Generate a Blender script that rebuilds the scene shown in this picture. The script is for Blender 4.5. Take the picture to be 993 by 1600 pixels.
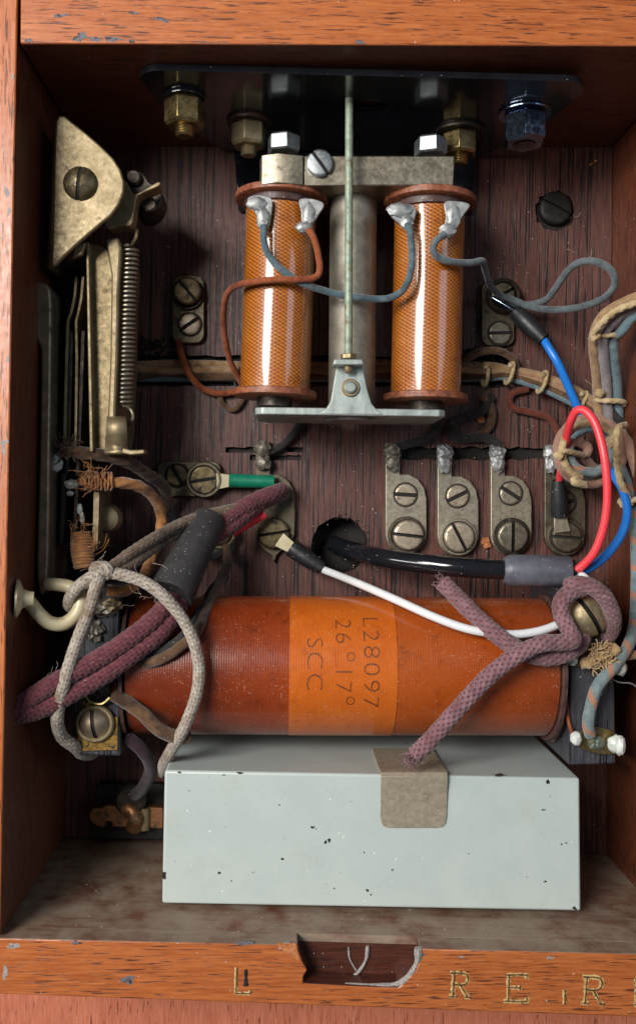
import bpy, bmesh, math, random
from mathutils import Vector, Matrix, noise

# ------------------------------------------------------------------ camera, light, exposure
S = 0.001                      # all lengths below are millimetres
F = 1400.0                     # focal length in photograph pixels (993 x 1600)
CAM = Vector((0, 0, 290))      # looking straight down into the case lying on its back
ROLL = math.radians(0.6)
_f = Vector((46.5 / F, -20 / F, -1)).normalized()
_up0 = Vector((-math.sin(ROLL), math.cos(ROLL), 0))
_r = _f.cross(_up0).normalized()
_u = _r.cross(_f).normalized()
R3 = Matrix((_r, _u, -_f)).transposed()

scene = bpy.context.scene
for o in list(bpy.data.objects):
    bpy.data.objects.remove(o)
COL = scene.collection
cd = bpy.data.cameras.new('camera'); cam = bpy.data.objects.new('camera', cd); COL.objects.link(cam)
cd.sensor_fit = 'VERTICAL'; cd.sensor_height = 24; cd.lens = F / 1600 * 24
cd.clip_start = 0.005; cd.clip_end = 20
cam.matrix_world = Matrix.Translation(CAM * S) @ R3.to_4x4()
scene.camera = cam

world = bpy.data.worlds.new('World'); scene.world = world; world.use_nodes = True
bg = world.node_tree.nodes['Background']
bg.inputs[0].default_value = (0.80, 0.90, 1.0, 1); bg.inputs[1].default_value = 0.085

def area(name, loc, target, sx, sy, power, col):
    l = bpy.data.lights.new(name, 'AREA'); l.shape = 'RECTANGLE'; l.size = sx * S; l.size_y = sy * S
    l.energy = power; l.color = col
    o = bpy.data.objects.new(name, l); COL.objects.link(o); o.location = Vector(loc) * S
    o.rotation_euler = (Vector(target) - Vector(loc)).to_track_quat('-Z', 'Y').to_euler()
    return o
area('window_light', (-400, 230, 700), (10, -10, 20), 260, 320, 7.6, (1.0, 0.97, 0.93))
area('side_window_light', (-660, 60, 480), (10, 0, 20), 90, 520, 3.0, (1.0, 0.98, 0.96))
area('far_window_light', (520, 200, 560), (20, 0, 20), 160, 320, 0.6, (0.62, 0.80, 1.0))

scene.view_settings.view_transform = 'Standard'; scene.view_settings.look = 'None'
scene.view_settings.exposure = -0.05; scene.view_settings.gamma = 1.0
scene.view_settings.use_curve_mapping = False
scene.render.engine = 'CYCLES'

# ------------------------------------------------------------------ helpers
rnd = random.Random(7)
def V(*a): return Vector(a)
def at(px, py, h):
    d = R3 @ Vector(((px - 496.5) / F, -(py - 800) / F, -1))
    return CAM + d * ((h - CAM.z) / d.z)
def k(h): return (CAM.z - h) / F          # mm per photograph pixel at height h

class M:
    def __init__(s): s.v = []; s.f = []; s.uv = []
    def add(s, v, f, uv=None):
        n = len(s.v); s.v += [Vector(p) for p in v]
        s.f += [tuple(i + n for i in q) for q in f]
        s.uv += uv if uv else [None] * len(f)
        return s

def wloc(o):
    p = Vector((0, 0, 0))
    while o is not None: p += o.location; o = o.parent
    return p
def obj(name, m, mat, parent=None, ang=35, bevel=0, seg=2, smooth=True, mats=None, mi=None):
    c = Vector((0, 0, 0))
    lo = [min(p[i] for p in m.v) for i in range(3)]; hi = [max(p[i] for p in m.v) for i in range(3)]
    c = Vector([(a + b) / 2 for a, b in zip(lo, hi)])
    me = bpy.data.meshes.new(name)
    me.from_pydata([(p - c) * S for p in m.v], [], m.f)
    if any(u is not None for u in m.uv):
        l = me.uv_layers.new(name='UVMap'); i = 0
        for u, f in zip(m.uv, m.f):
            for j in range(len(f)):
                if u is not None: l.data[i].uv = u[j]
                i += 1
    me.materials.append(mat)
    for x in mats or []: me.materials.append(x)
    if mi: me.polygons.foreach_set('material_index', mi)
    bm = bmesh.new(); bm.from_mesh(me)
    bmesh.ops.recalc_face_normals(bm, faces=bm.faces); bm.to_mesh(me); bm.free()
    if smooth:
        me.polygons.foreach_set('use_smooth', [True] * len(me.polygons))
        me.set_sharp_from_angle(angle=math.radians(ang))
    o = bpy.data.objects.new(name, me); COL.objects.link(o)
    o.location = c * S
    if parent is not None:
        o.parent = parent; o.location = c * S - wloc(parent)
    if bevel:
        b = o.modifiers.new('bevel', 'BEVEL'); b.width = bevel * S; b.segments = seg; b.limit_method = 'ANGLE'
        b.angle_limit = math.radians(40); b.harden_normals = False
    return o
def tag(o, label, cat, group=None):
    o['label'] = label; o['category'] = cat
    if group: o['group'] = group
    return o
def thing(name, label, cat, loc, group=None):
    o = bpy.data.objects.new(name, None); COL.objects.link(o); o.location = Vector(loc) * S
    o.empty_display_size = 0.005
    return tag(o, label, cat, group)

def basis(axis, hint=None):
    w = Vector(axis).normalized()
    h = Vector(hint) if hint else (Vector((0, 0, 1)) if abs(w.z) < 0.9 else Vector((0, 1, 0)))
    u = (h - w * h.dot(w)).normalized(); v = w.cross(u)
    return u, v, w
def lathe(m, prof, o, axis, n=32, hint=None, a0=0.0):
    u, v, w = basis(axis, hint); o = Vector(o); vs = []; fs = []; uv = []
    for r, z in prof:
        for i in range(n):
            t = a0 + 2 * math.pi * i / n
            vs.append(o + w * z + (u * math.cos(t) + v * math.sin(t)) * r)
    L = 0
    for j in range(len(prof) - 1):
        d = math.hypot(prof[j + 1][0] - prof[j][0], prof[j + 1][1] - prof[j][1])
        for i in range(n):
            i2 = (i + 1) % n
            fs.append((j * n + i, j * n + i2, (j + 1) * n + i2, (j + 1) * n + i))
            uv.append([(L, i / n), (L, (i + 1) / n), (L + d, (i + 1) / n), (L + d, i / n)])
        L += d
    if prof[0][0] > 1e-4: fs.append(tuple(range(n))); uv.append(None)
    if prof[-1][0] > 1e-4: fs.append(tuple(range((len(prof) - 1) * n, len(prof) * n))); uv.append(None)
    return m.add(vs, fs, uv)
def prism(m, poly, d):
    """poly: list of Vectors in one plane; d: extrusion vector"""
    n = len(poly); d = Vector(d)
    vs = [Vector(p) for p in poly] + [Vector(p) + d for p in poly]
    fs = [tuple(range(n)), tuple(range(n, 2 * n))] + [(i, (i + 1) % n, n + (i + 1) % n, n + i) for i in range(n)]
    return m.add(vs, fs)
def slab(m, pts, h0, h1):
    """plate parallel to the back board: outline in photograph pixels on its upper face"""
    return prism(m, [at(x, y, h1) for x, y in pts], (0, 0, h0 - h1))
def box(m, c, sx, sy, sz, rot=0):
    ca, sa = math.cos(rot), math.sin(rot); c = Vector(c)
    p = [c + Vector((x * ca - y * sa, x * sa + y * ca, -sz / 2)) for x, y in ((-sx/2,-sy/2),(sx/2,-sy/2),(sx/2,sy/2),(-sx/2,sy/2))]
    return prism(m, p, (0, 0, sz))
def path(ctrl, step=0.6):
    """Catmull-Rom through points, resampled evenly"""
    P = [Vector(p) for p in ctrl]
    P = [P[0] * 2 - P[1]] + P + [P[-1] * 2 - P[-2]]
    out = []
    for i in range(1, len(P) - 2):
        a, b, c, d = P[i - 1:i + 3]
        n = max(4, int((c - b).length / step * 2))
        for j in range(n):
            t = j / n
            out.append(0.5 * ((2 * b) + (c - a) * t + (2 * a - 5 * b + 4 * c - d) * t * t + (3 * b - a - 3 * c + d) * t ** 3))
    out.append(P[-2])
    res = [out[0]]; acc = 0
    for i in range(1, len(out)):
        seg = (out[i] - out[i - 1]).length
        while seg > 1e-9 and acc + seg >= step:
            t = (step - acc) / seg; out[i - 1] = out[i - 1].lerp(out[i], t); res.append(out[i - 1].copy())
            seg = (out[i] - out[i - 1]).length; acc = 0
        acc += seg
    if (res[-1] - out[-1]).length > step * 0.3: res.append(out[-1])
    return res
def pp(pts, dx=0, dy=0, dh=0): return [at(a[0] + dx, a[1] + dy, a[2] + dh) for a in pts]
def frames(p):
    n = len(p); T = []
    for i in range(n):
        t = p[min(i + 1, n - 1)] - p[max(i - 1, 0)]
        T.append(t.normalized() if t.length > 1e-9 else Vector((1, 0, 0)))
    u = basis(T[0])[0]; U = []
    for t in T:
        u = (u - t * u.dot(t))
        u = u.normalized() if u.length > 1e-6 else basis(t)[0]
        U.append(u)
    return T, U
def tube(m, p, r, n=12, relief=None, cap=True, wob=0.0, seed=0):
    """sweep; r number or f(s 0..1); relief f(u_mm, theta)->radial factor"""
    T, U = frames(p); vs = []; fs = []; uv = []; L = 0; Ls = []
    tot = sum((p[i + 1] - p[i]).length for i in range(len(p) - 1)) or 1
    for i, c in enumerate(p):
        if i: L += (c - p[i - 1]).length
        Ls.append(L); w = T[i].cross(U[i])
        rr = r(L / tot) if callable(r) else r
        if wob: rr *= 1 + wob * noise.noise(Vector((L * 0.35, seed * 7.3, 0)))
        for j in range(n):
            th = 2 * math.pi * j / n
            q = rr * (relief(L, th) if relief else 1)
            vs.append(c + (U[i] * math.cos(th) + w * math.sin(th)) * q)
    for i in range(len(p) - 1):
        for j in range(n):
            j2 = (j + 1) % n
            fs.append((i * n + j, i * n + j2, (i + 1) * n + j2, (i + 1) * n + j))
            uv.append([(Ls[i], j / n), (Ls[i], (j + 1) / n), (Ls[i + 1], (j + 1) / n), (Ls[i + 1], j / n)])
    if cap:
        fs += [tuple(range(n)), tuple(range((len(p) - 1) * n, len(p) * n))]; uv += [None, None]
    return m.add(vs, fs, uv)
def braid(pitch=2.6, kk=8, amp=0.09):
    def f(u, t):
        a = kk * t + 2 * math.pi * u / pitch; b = kk * t - 2 * math.pi * u / pitch
        s = .5 * math.sin((a + b) / 2) * math.sin((a - b) / 2)
        return 1 + amp * max(math.sin(a) + s, math.sin(b) - s)
    return f
def twisted(pitch=5, kk=3, amp=0.18):
    return lambda u, t: 1 - amp + amp * abs(math.sin(kk * t / 2 + math.pi * u / pitch)) * 1.3
def wrap(pitch=0.7, amp=0.04):
    return lambda u, t: 1 + amp * math.sin(2 * math.pi * u / pitch + t) * (0.5 + 0.5 * math.sin(4 * t))
def blob(m, c, r, sc=(1, 1, 1), amp=0.18, seed=0, sub=3, freq=1.0, rot=0):
    bm = bmesh.new(); bmesh.ops.create_icosphere(bm, subdivisions=sub, radius=1)
    rm = Matrix.Rotation(rot, 3, 'Z'); vs = []
    for q in bm.verts:
        d = q.co.normalized(); f = 1 + amp * noise.noise(d * freq * 1.6 + Vector((seed * 3.7, seed, 0)))
        vs.append(Vector(c) + rm @ Vector((d.x * sc[0], d.y * sc[1], d.z * sc[2])) * r * f)
    fs = [tuple(x.index for x in f.verts) for f in bm.faces]; bm.free()
    return m.add(vs, fs)
def screwhead(m, c, r, hgt, ang, dome=0.0, sw=None, sd=None, axis=(0, 0, 1), hint=None):
    """slotted head; ang degrees = slot direction in the picture plane (0 = horizontal, 90 = vertical)"""
    sw = sw or r * 0.11; sd = sd or hgt * 0.55
    u0, v0, w = basis(axis, hint or ((1, 0, 0) if abs(axis[2]) > 0.5 else None))
    a = math.radians(ang); e = u0 * math.cos(a) + v0 * math.sin(a); g = -u0 * math.sin(a) + v0 * math.cos(a)
    half = [i / 9 for i in range(10)]
    xs = []
    for t in half[::-1]: xs.append((-(sw + (r * 0.998 - sw) * math.sin(t * math.pi / 2)), 0))
    xs += [(-sw, 1), (sw, 1)]
    for t in half: xs.append(((sw + (r * 0.998 - sw) * math.sin(t * math.pi / 2)), 0))
    ny = 17; vs = []; fs = []; c = Vector(c); nx = len(xs)
    for x, s in xs:
        ch = math.sqrt(max(r * r - x * x, 1e-6))
        for j in range(ny):
            y = -ch * math.cos(math.pi * j / (ny - 1))
            q = min(1, (x * x + y * y) / (r * r))
            z = hgt + dome * (1 - q) - (0.10 * r * max(0, q - 0.82) / 0.18) - (sd if s else 0)
            vs.append(c + g * x + e * y + w * z)
    for i in range(nx - 1):
        for j in range(ny - 1):
            fs.append((i * ny + j, (i + 1) * ny + j, (i + 1) * ny + j + 1, i * ny + j + 1))
    per = [i * ny for i in range(nx)] + [(nx - 1) * ny + j for j in range(1, ny)] + [i * ny + ny - 1 for i in range(nx - 2, -1, -1)] + [j for j in range(ny - 2, 0, -1)]
    n0 = len(vs)
    for i in per:
        q = vs[i] - c; q = q - w * q.dot(w); vs.append(c + q)
    L = len(per); m.slot = [len(m.f) + (11 - 1 + d) * (ny - 1) + j for d in (-1, 0, 1) for j in range(ny - 1)]
    for i in range(L):
        fs.append((per[i], per[(i + 1) % L], n0 + (i + 1) % L, n0 + i))
    fs.append(tuple(range(n0, n0 + L)))
    return m.add(vs, fs)
def screw(px, py, h, rpx, ang, parent, mat, hgt=1.6, dome=0.0, name='screw', swpx=None, gap=0, gz=0.25):
    m = M(); screwhead(m, at(px, py, h), rpx * k(h + hgt), hgt, ang, dome, sw=(swpx * k(h) if swpx else None))
    o = obj(name, m, mat, parent, ang=28, mats=[m_grime_shade], mi=[1 if i in set(m.slot) else 0 for i in range(len(m.f))])
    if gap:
        g = M(); lathe(g, [(rpx * k(h) * .98, 0), ((rpx + gap) * k(h), 0), ((rpx + gap) * k(h), .06), (rpx * k(h) * .98, .06)], at(px, py, h) + Vector((0, 0, gz)), (0, 0, 1), 36); obj('gap_shadow_ring', g, m_grime_shade, o)  # black ring painted round the head as the shadow of the countersink gap
    return o
def ring(m, c, r0, r1, h, axis=(0, 0, 1), n=40):
    return lathe(m, [(r0, 0), (r1, 0), (r1, h * 0.7), (r1 - h * 0.3, h), (r0 + h * 0.2, h), (r0, h * 0.8), (r0, 0)], c, axis, n)
def rrect(x0, y0, x1, y1, rad, n=6, corners=(1, 1, 1, 1)):
    out = []
    for (cx, cy, a), on in zip(((x0 + rad, y0 + rad, 180), (x1 - rad, y0 + rad, 270), (x1 - rad, y1 - rad, 0), (x0 + rad, y1 - rad, 90)), corners):
        if not on:
            out.append((x0 if a in (180, 90) else x1, y0 if a in (180, 270) else y1)); continue
        for i in range(n + 1):
            t = math.radians(a + 90 * i / n); out.append((cx + rad * math.cos(t), cy + rad * math.sin(t)))
    return out
def smoothpoly(pts, n=6):
    """closed Catmull-Rom outline in pixels"""
    L = len(pts); out = []
    for i in range(L):
        a, b, c, d = [Vector((p[0], p[1], 0)) for p in (pts[i - 1], pts[i], pts[(i + 1) % L], pts[(i + 2) % L])]
        for j in range(n):
            t = j / n
            q = 0.5 * ((2 * b) + (c - a) * t + (2 * a - 5 * b + 4 * c - d) * t * t + (3 * b - a - 3 * c + d) * t ** 3)
            out.append((q.x, q.y))
    return out
def threads(m, c, n, ln, r=0.12, direction=None, spread=1.0, seed=1, base=1.0):
    g = random.Random(seed)
    for i in range(n):
        d = Vector((g.uniform(-1, 1), g.uniform(-1, 1), g.uniform(-0.3, 1))) * spread
        if direction: d += Vector(direction)
        d.normalize(); q = Vector(c) + Vector((g.uniform(-1, 1), g.uniform(-1, 1), g.uniform(-.5, .5))) * base
        pts = [q]
        L = ln * g.uniform(0.5, 1.2)
        for s in range(4):
            d = (d + Vector((g.uniform(-1, 1), g.uniform(-1, 1), g.uniform(-1, 1))) * 0.55).normalized()
            pts.append(pts[-1] + d * L / 4)
        tube(m, path(pts, 0.5), r * g.uniform(.7, 1.2), 5)
    return m

# ------------------------------------------------------------------ materials
class N:
    def __init__(s, name):
        s.mat = bpy.data.materials.new(name); s.mat.use_nodes = True; s.t = s.mat.node_tree
        s.b = s.t.nodes['Principled BSDF']; s.l = s.t.links
    def n(s, ty, **kw):
        x = s.t.nodes.new(ty)
        for a, b in kw.items(): setattr(x, a, b)
        return x
    def link(s, a, b): s.l.new(a, b)
    def val(s, sock, v):
        if hasattr(v, 'is_linked') or hasattr(v, 'links'): s.l.new(v, sock)
        else: sock.default_value = v
    def math(s, op, a, b=0.0, c=0.0):
        x = s.n('ShaderNodeMath', operation=op)
        s.val(x.inputs[0], a); s.val(x.inputs[1], b); s.val(x.inputs[2], c); return x.outputs[0]
    def coord(s, stretch=(1, 1, 1), jitter=True):
        tc = s.n('ShaderNodeTexCoord'); mp = s.n('ShaderNodeMapping')
        s.link(tc.outputs['Object'], mp.inputs[0]); mp.inputs['Scale'].default_value = [1000 * a for a in stretch]
        if jitter:
            oi = s.n('ShaderNodeObjectInfo'); cb = s.n('ShaderNodeCombineXYZ')
            for i, q in enumerate((97.0, 53.0, 71.0)): s.link(s.math('MULTIPLY', oi.outputs['Random'], q), cb.inputs[i])
            s.link(cb.outputs[0], mp.inputs['Location'])
        return mp.outputs[0]
    def noise(s, vec, scale, detail=4, rough=0.55, dist=0.0):
        x = s.n('ShaderNodeTexNoise'); s.link(vec, x.inputs['Vector'])
        x.inputs['Scale'].default_value = scale; x.inputs['Detail'].default_value = detail
        x.inputs['Roughness'].default_value = rough; x.inputs['Distortion'].default_value = dist
        return x.outputs['Fac']
    def ramp(s, fac, stops):
        x = s.n('ShaderNodeValToRGB'); s.link(fac, x.inputs[0]); e = x.color_ramp.elements
        while len(e) < len(stops): e.new(0.5)
        for a, (p, c) in zip(e, stops): a.position = p; a.color = (*c, 1) if len(c) == 3 else c
        return x.outputs[0]
    def step(s, fac, a, b):
        x = s.n('ShaderNodeMapRange'); s.link(fac, x.inputs[0]); x.inputs[1].default_value = a; x.inputs[2].default_value = b
        x.interpolation_type = 'SMOOTHSTEP'; return x.outputs[0]
    def mix(s, fac, a, b, mode='MIX'):
        x = s.n('ShaderNodeMix', data_type='RGBA', blend_type=mode)
        s.val(x.inputs[0], fac); s.val(x.inputs[6], (*a, 1) if isinstance(a, tuple) and len(a) == 3 else a)
        s.val(x.inputs[7], (*b, 1) if isinstance(b, tuple) and len(b) == 3 else b); return x.outputs[2]
    def bump(s, hgt, strength=0.3, dist=0.1):
        x = s.n('ShaderNodeBump'); s.link(hgt, x.inputs['Height']); x.inputs['Strength'].default_value = strength
        x.inputs['Distance'].default_value = dist * S; s.link(x.outputs[0], s.b.inputs['Normal']); return x
    def specks(s, vec, amount=0.5, scale=0.8, size=0.16):
        scale *= 1.5; size *= 0.95
        v = s.n('ShaderNodeTexVoronoi'); s.link(vec, v.inputs['Vector']); v.inputs['Scale'].default_value = scale
        sp = s.n('ShaderNodeSeparateColor'); s.link(v.outputs['Color'], sp.inputs[0])
        sz = s.math('MULTIPLY', sp.outputs[1], size)
        a = s.math('LESS_THAN', v.outputs['Distance'], sz)
        return s.math('MULTIPLY', a, s.math('LESS_THAN', sp.outputs[0], amount))

def lin(r, g, b):
    f = lambda c: c / 12.92 if c <= 0.04045 else ((c + 0.055) / 1.055) ** 2.4
    return (f(r / 255), f(g / 255), f(b / 255))

def mk(name, c1, c2, scale=0.4, rough=(0.35, 0.6), metal=0.0, bump=0.15, bscale=3.0, speck=0.0, speckc=(0.6, 0.56, 0.5),
       stain=None, stain_t=(0.56, 0.66), stain_scale=0.35, coat=0.0, spec=0.5, stretch=(1, 1, 1), sheen=0.0, ssize=0.2):
    q = N(name); v = q.coord(stretch); iso = q.coord()
    n1 = q.noise(v, scale, 6, 0.62)
    col = q.ramp(n1, [(0.32, c1), (0.68, c2)])
    met = metal
    if stain:
        st = q.step(q.noise(iso, stain_scale, 8, 0.7), *stain_t)
        col = q.mix(st, col, stain)
        if metal: met = q.math('MULTIPLY', q.math('SUBTRACT', 1.0, q.math('MULTIPLY', st, 0.75)), metal)
    rf = q.n('ShaderNodeMapRange'); q.link(q.noise(iso, scale * 3.1, 5, 0.6), rf.inputs[0])
    rf.inputs[1].default_value = 0.3; rf.inputs[2].default_value = 0.7
    rf.inputs[3].default_value = rough[0]; rf.inputs[4].default_value = rough[1]
    if speck:
        sp = q.specks(iso, speck, 0.9, ssize); col = q.mix(sp, col, speckc)
        if metal or not isinstance(met, float): met = q.math('MULTIPLY', met, q.math('SUBTRACT', 1.0, sp))
    q.val(q.b.inputs['Metallic'], met)
    q.link(col, q.b.inputs['Base Color']); q.link(rf.outputs[0], q.b.inputs['Roughness'])
    q.b.inputs['Coat Weight'].default_value = coat; q.b.inputs['Coat Roughness'].default_value = 0.12
    q.b.inputs['Specular IOR Level'].default_value = spec
    if sheen: q.b.inputs['Sheen Weight'].default_value = sheen
    if bump: q.bump(q.noise(v, bscale, 5, 0.6), bump, 0.12)
    return q.mat

def wood(name, axis, dark, mid, light, pore, pore_t=(0.60, 0.68), along=0.055, across=2.6, rough=(0.25, 0.45), coat=0.25, dust=None, speck=0.1, bump=0.35, figure=0.16):
    q = N(name)
    st = [1, 1, 1]; st[axis] = 0.07
    v = q.coord(st, False); iso = q.coord((1, 1, 1), False)
    n1 = q.noise(v, figure, 7, 0.62, 0.6)
    n3 = q.noise(v, 1.5, 6, 0.7)
    col = q.ramp(n1, [(0.28, dark), (0.5, mid), (0.74, light)])
    col = q.mix(q.step(n3, 0.35, 0.75), col, light)
    col = q.mix(0.5, col, q.ramp(n3, [(0.34, dark), (0.66, light)]))
    sp2 = [across] * 3; sp2[axis] = along * 2.0
    vp = q.coord(sp2, False)
    pn = q.noise(vp, 1.0, 3, 0.55)
    big = q.step(q.noise(iso, 0.05, 3), 0.3, 0.7)
    po = q.step(q.math('ADD', pn, q.math('MULTIPLY', q.math('SUBTRACT', big, 0.5), 0.06)), *pore_t)
    col = q.mix(q.math('MULTIPLY', po, 0.88), col, pore)
    rg = q.n('ShaderNodeMapRange'); q.link(q.noise(iso, 0.5, 6), rg.inputs[0]); rg.inputs[1].default_value = .3; rg.inputs[2].default_value = .7
    rg.inputs[3].default_value = rough[0]; rg.inputs[4].default_value = rough[1]; ro = rg.outputs[0]
    cw = coat
    if dust:                                   # settled grey dust film, patchy
        dn = q.step(q.math('ADD', q.noise(iso, 0.09, 7, 0.65), q.math('MULTIPLY', q.noise(v, 0.8, 4), 0.25)), dust[1], dust[2])
        dn = q.math('MULTIPLY', dn, dust[3]); col = q.mix(dn, col, dust[0])
        ro = q.math('MAXIMUM', ro, q.math('MULTIPLY', dn, 0.95)); cw = q.math('MULTIPLY', q.math('SUBTRACT', 1.0, dn), coat)
    if speck: col = q.mix(q.specks(iso, speck, 0.55, 0.17), col, (0.55, 0.47, 0.4))
    q.link(col, q.b.inputs['Base Color']); q.val(q.b.inputs['Roughness'], ro); q.val(q.b.inputs['Coat Weight'], cw)
    q.b.inputs['Coat Roughness'].default_value = 0.18
    q.bump(q.math('SUBTRACT', q.math('MULTIPLY', n3, 0.35), po), bump, 0.18)
    return q.mat

def winding(name, c1, c2, dark, fu, fv, diag, amp, rough=(0.2, 0.4), coat=0.5, speck=0.12, zones=None, nsc=0.12, line=0.55):
    """lacquered cotton: UV u = mm along the axis, v = turn fraction"""
    q = N(name); tc = q.n('ShaderNodeUVMap'); sx = q.n('ShaderNodeSeparateXYZ'); q.link(tc.outputs[0], sx.inputs[0])
    u, v = sx.outputs[0], sx.outputs[1]; iso = q.coord((1, 1, 1), False)
    tau = 2 * math.pi
    if diag:
        a = q.math('SINE', q.math('ADD', q.math('MULTIPLY', u, fu * tau), q.math('MULTIPLY', v, fv * tau)))
        b = q.math('SINE', q.math('SUBTRACT', q.math('MULTIPLY', u, fu * tau * 1.0), q.math('MULTIPLY', v, fv * tau)))
        w = q.math('ADD', q.math('ADD', q.math('MULTIPLY', a, 0.34), q.math('MULTIPLY', b, 0.16)), 0.5)
    else:
        a = q.math('SINE', q.math('MULTIPLY', u, fu * tau))
        b = q.math('SINE', q.math('MULTIPLY', v, fv * tau))
        w = q.math('ADD', q.math('ADD', q.math('MULTIPLY', q.math('MULTIPLY', a, q.math('ADD', .2, q.math('MULTIPLY', q.noise(iso, .25, 4), .9))), 0.3), q.math('MULTIPLY', b, 0.05)), 0.5)
    n1 = q.noise(iso, nsc, 6, 0.65)
    col = q.ramp(n1, [(0.3, c1), (0.7, c2)])
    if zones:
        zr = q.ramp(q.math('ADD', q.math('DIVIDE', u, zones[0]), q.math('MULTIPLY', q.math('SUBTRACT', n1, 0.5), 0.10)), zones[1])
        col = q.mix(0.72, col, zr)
    th = q.math('MULTIPLY', q.math('SUBTRACT', 1.0, w), line)
    col = q.mix(th, col, dark)
    # varnish stains
    col = q.mix(q.math('MULTIPLY', q.step(q.noise(iso, 0.22, 9, 0.72), 0.5, 0.75), 0.6), col, dark)
    sp = q.math('MAXIMUM', q.specks(iso, speck, 0.95, 0.2), q.math('MULTIPLY', q.specks(iso, .5, 1.7, 0.3), q.step(q.noise(iso, .12, 4), .4, .65))); col = q.mix(q.math('MULTIPLY', sp, .75), col, (0.62, 0.46, 0.36))
    q.link(col, q.b.inputs['Base Color'])
    rg = q.n('ShaderNodeMapRange'); q.link(q.noise(iso, 0.9, 5), rg.inputs[0]); rg.inputs[1].default_value = .3; rg.inputs[2].default_value = .7
    rg.inputs[3].default_value = rough[0]; rg.inputs[4].default_value = rough[1]
    q.link(rg.outputs[0], q.b.inputs['Roughness'])
    q.b.inputs['Coat Weight'].default_value = coat; q.b.inputs['Coat Roughness'].default_value = 0.11
    q.bump(w, amp, 0.15)
    return q.mat

def cloth(name, c1, c2, tracer=None, pitch=9.0, width=0.3, fuzz=0.35, grime=None, stitch=None):
    q = N(name); tc = q.n('ShaderNodeUVMap'); sx = q.n('ShaderNodeSeparateXYZ'); q.link(tc.outputs[0], sx.inputs[0])
    iso = q.coord()
    col = q.ramp(q.noise(iso, 0.45, 6, 0.65), [(0.3, c1), (0.7, c2)])
    if tracer:
        fr = q.math('FRACT', q.math('ADD', sx.outputs[1], q.math('DIVIDE', sx.outputs[0], pitch)))
        col = q.mix(q.math('MULTIPLY', q.math('LESS_THAN', q.math('ADD', fr, q.math('MULTIPLY', q.noise(iso, 1.2, 3), 0.12)), width), 0.85), col, tracer)
    fine = q.noise(iso, 5.0, 3, 0.6)
    col = q.mix(q.math('MULTIPLY', q.step(fine, 0.35, 0.65), 0.35), col, q.mix(0.5, col, (0.02, 0.018, 0.016)))
    if stitch:  # gaps between the braid's strands darkened, recess shade painted into the colour
        ua = q.math('MULTIPLY', sx.outputs[0], 2 * math.pi / stitch[0]); va = q.math('ADD', q.math('MULTIPLY', sx.outputs[1], 2 * math.pi * stitch[1]), q.math('MULTIPLY', q.noise(iso, 0.9, 3), 3.0))
        lat = q.math('MAXIMUM', q.math('SINE', q.math('ADD', va, ua)), q.math('SINE', q.math('SUBTRACT', va, ua)))
        col = q.mix(q.math('MULTIPLY', q.step(q.math('MULTIPLY', lat, -1.0), -.45, .8), q.math('ADD', 0.25, q.math('MULTIPLY', q.noise(iso, 0.35, 3), 0.7))), col, stitch[2])
    if grime: col = q.mix(q.math('MULTIPLY', q.step(q.noise(iso, 0.16, 5), 0.48, 0.68), 0.8), col, grime)
    col = q.mix(q.specks(iso, 0.10, 1.0, 0.2), col, (0.6, 0.56, 0.5))
    q.link(col, q.b.inputs['Base Color']); q.b.inputs['Roughness'].default_value = 0.9
    q.b.inputs['Specular IOR Level'].default_value = 0.2
    q.b.inputs['Sheen Weight'].default_value = fuzz; q.b.inputs['Sheen Roughness'].default_value = 0.5
    q.bump(q.noise(iso, 4.0, 4, 0.7), 0.6, 0.12)
    return q.mat

def painted(name):
    """grey-green stove enamel with chips and a brownish grime film"""
    q = N(name); iso = q.coord((1, 1, 1), False)
    col = q.ramp(q.noise(iso, 0.08, 5, 0.6), [(0.25, lin(176, 187, 183)), (0.75, lin(187, 196, 190))])
    gr = q.step(q.noise(iso, 0.05, 7, 0.7), 0.52, 0.8)
    col = q.mix(q.math('MULTIPLY', gr, 0.35), col, lin(158, 150, 132))
    chips = q.step(q.noise(iso, 0.42, 3, 0.5), 0.735, 0.745)
    fine = q.math('MULTIPLY', q.specks(iso, 0.5, 0.9, 0.16), q.step(q.noise(iso, .07, 3), .38, .62))
    col = q.mix(fine, col, lin(90, 84, 74)); col = q.mix(q.specks(q.coord((1.1, 0.9, 1), False), 0.06, 0.5, 0.2), col, lin(235, 238, 232))
    col = q.mix(chips, col, lin(48, 42, 38))
    q.link(col, q.b.inputs['Base Color']); q.b.inputs['Roughness'].default_value = 0.38
    q.bump(q.math('SUBTRACT', q.math('MULTIPLY', q.noise(iso, 1.6, 4), 0.4), chips), 0.22, 0.25)
    return q.mat

RIM = dict(dark=lin(140, 68, 28), mid=lin(170, 90, 42), light=lin(190, 110, 58), pore=lin(72, 36, 20))
INN = dict(dark=lin(70, 33, 21), mid=lin(94, 47, 29), light=lin(116, 62, 39), pore=lin(38, 18, 13))  # darker brown wood for the inner faces of the boards
m_grime_shade = mk('slot_grime_gap_shade', (0.008, 0.006, 0.005), (0.02, 0.016, 0.012), 0.8, (0.7, 0.9))  # grime in the screw slots, also the painted gap shadow round heads
m_rim_x = wood('varnished_wood_across', 0, **RIM, pore_t=(0.575, 0.66), across=2.2, along=0.07, coat=0.2, rough=(0.3, 0.5))
m_rim_y = wood('varnished_wood_along', 1, **RIM, pore_t=(0.575, 0.66), across=2.2, along=0.07, coat=0.2, rough=(0.3, 0.5))
m_top = m_rim_x
m_in_x = wood('dark_inner_wood_across', 0, **INN, pore_t=(0.6, 0.66), across=1.9, coat=0.15, rough=(0.35, 0.55))
m_in_y = wood('dark_inner_wood_along', 1, **INN, pore_t=(0.6, 0.66), across=1.9, coat=0.15, rough=(0.35, 0.55))
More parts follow.
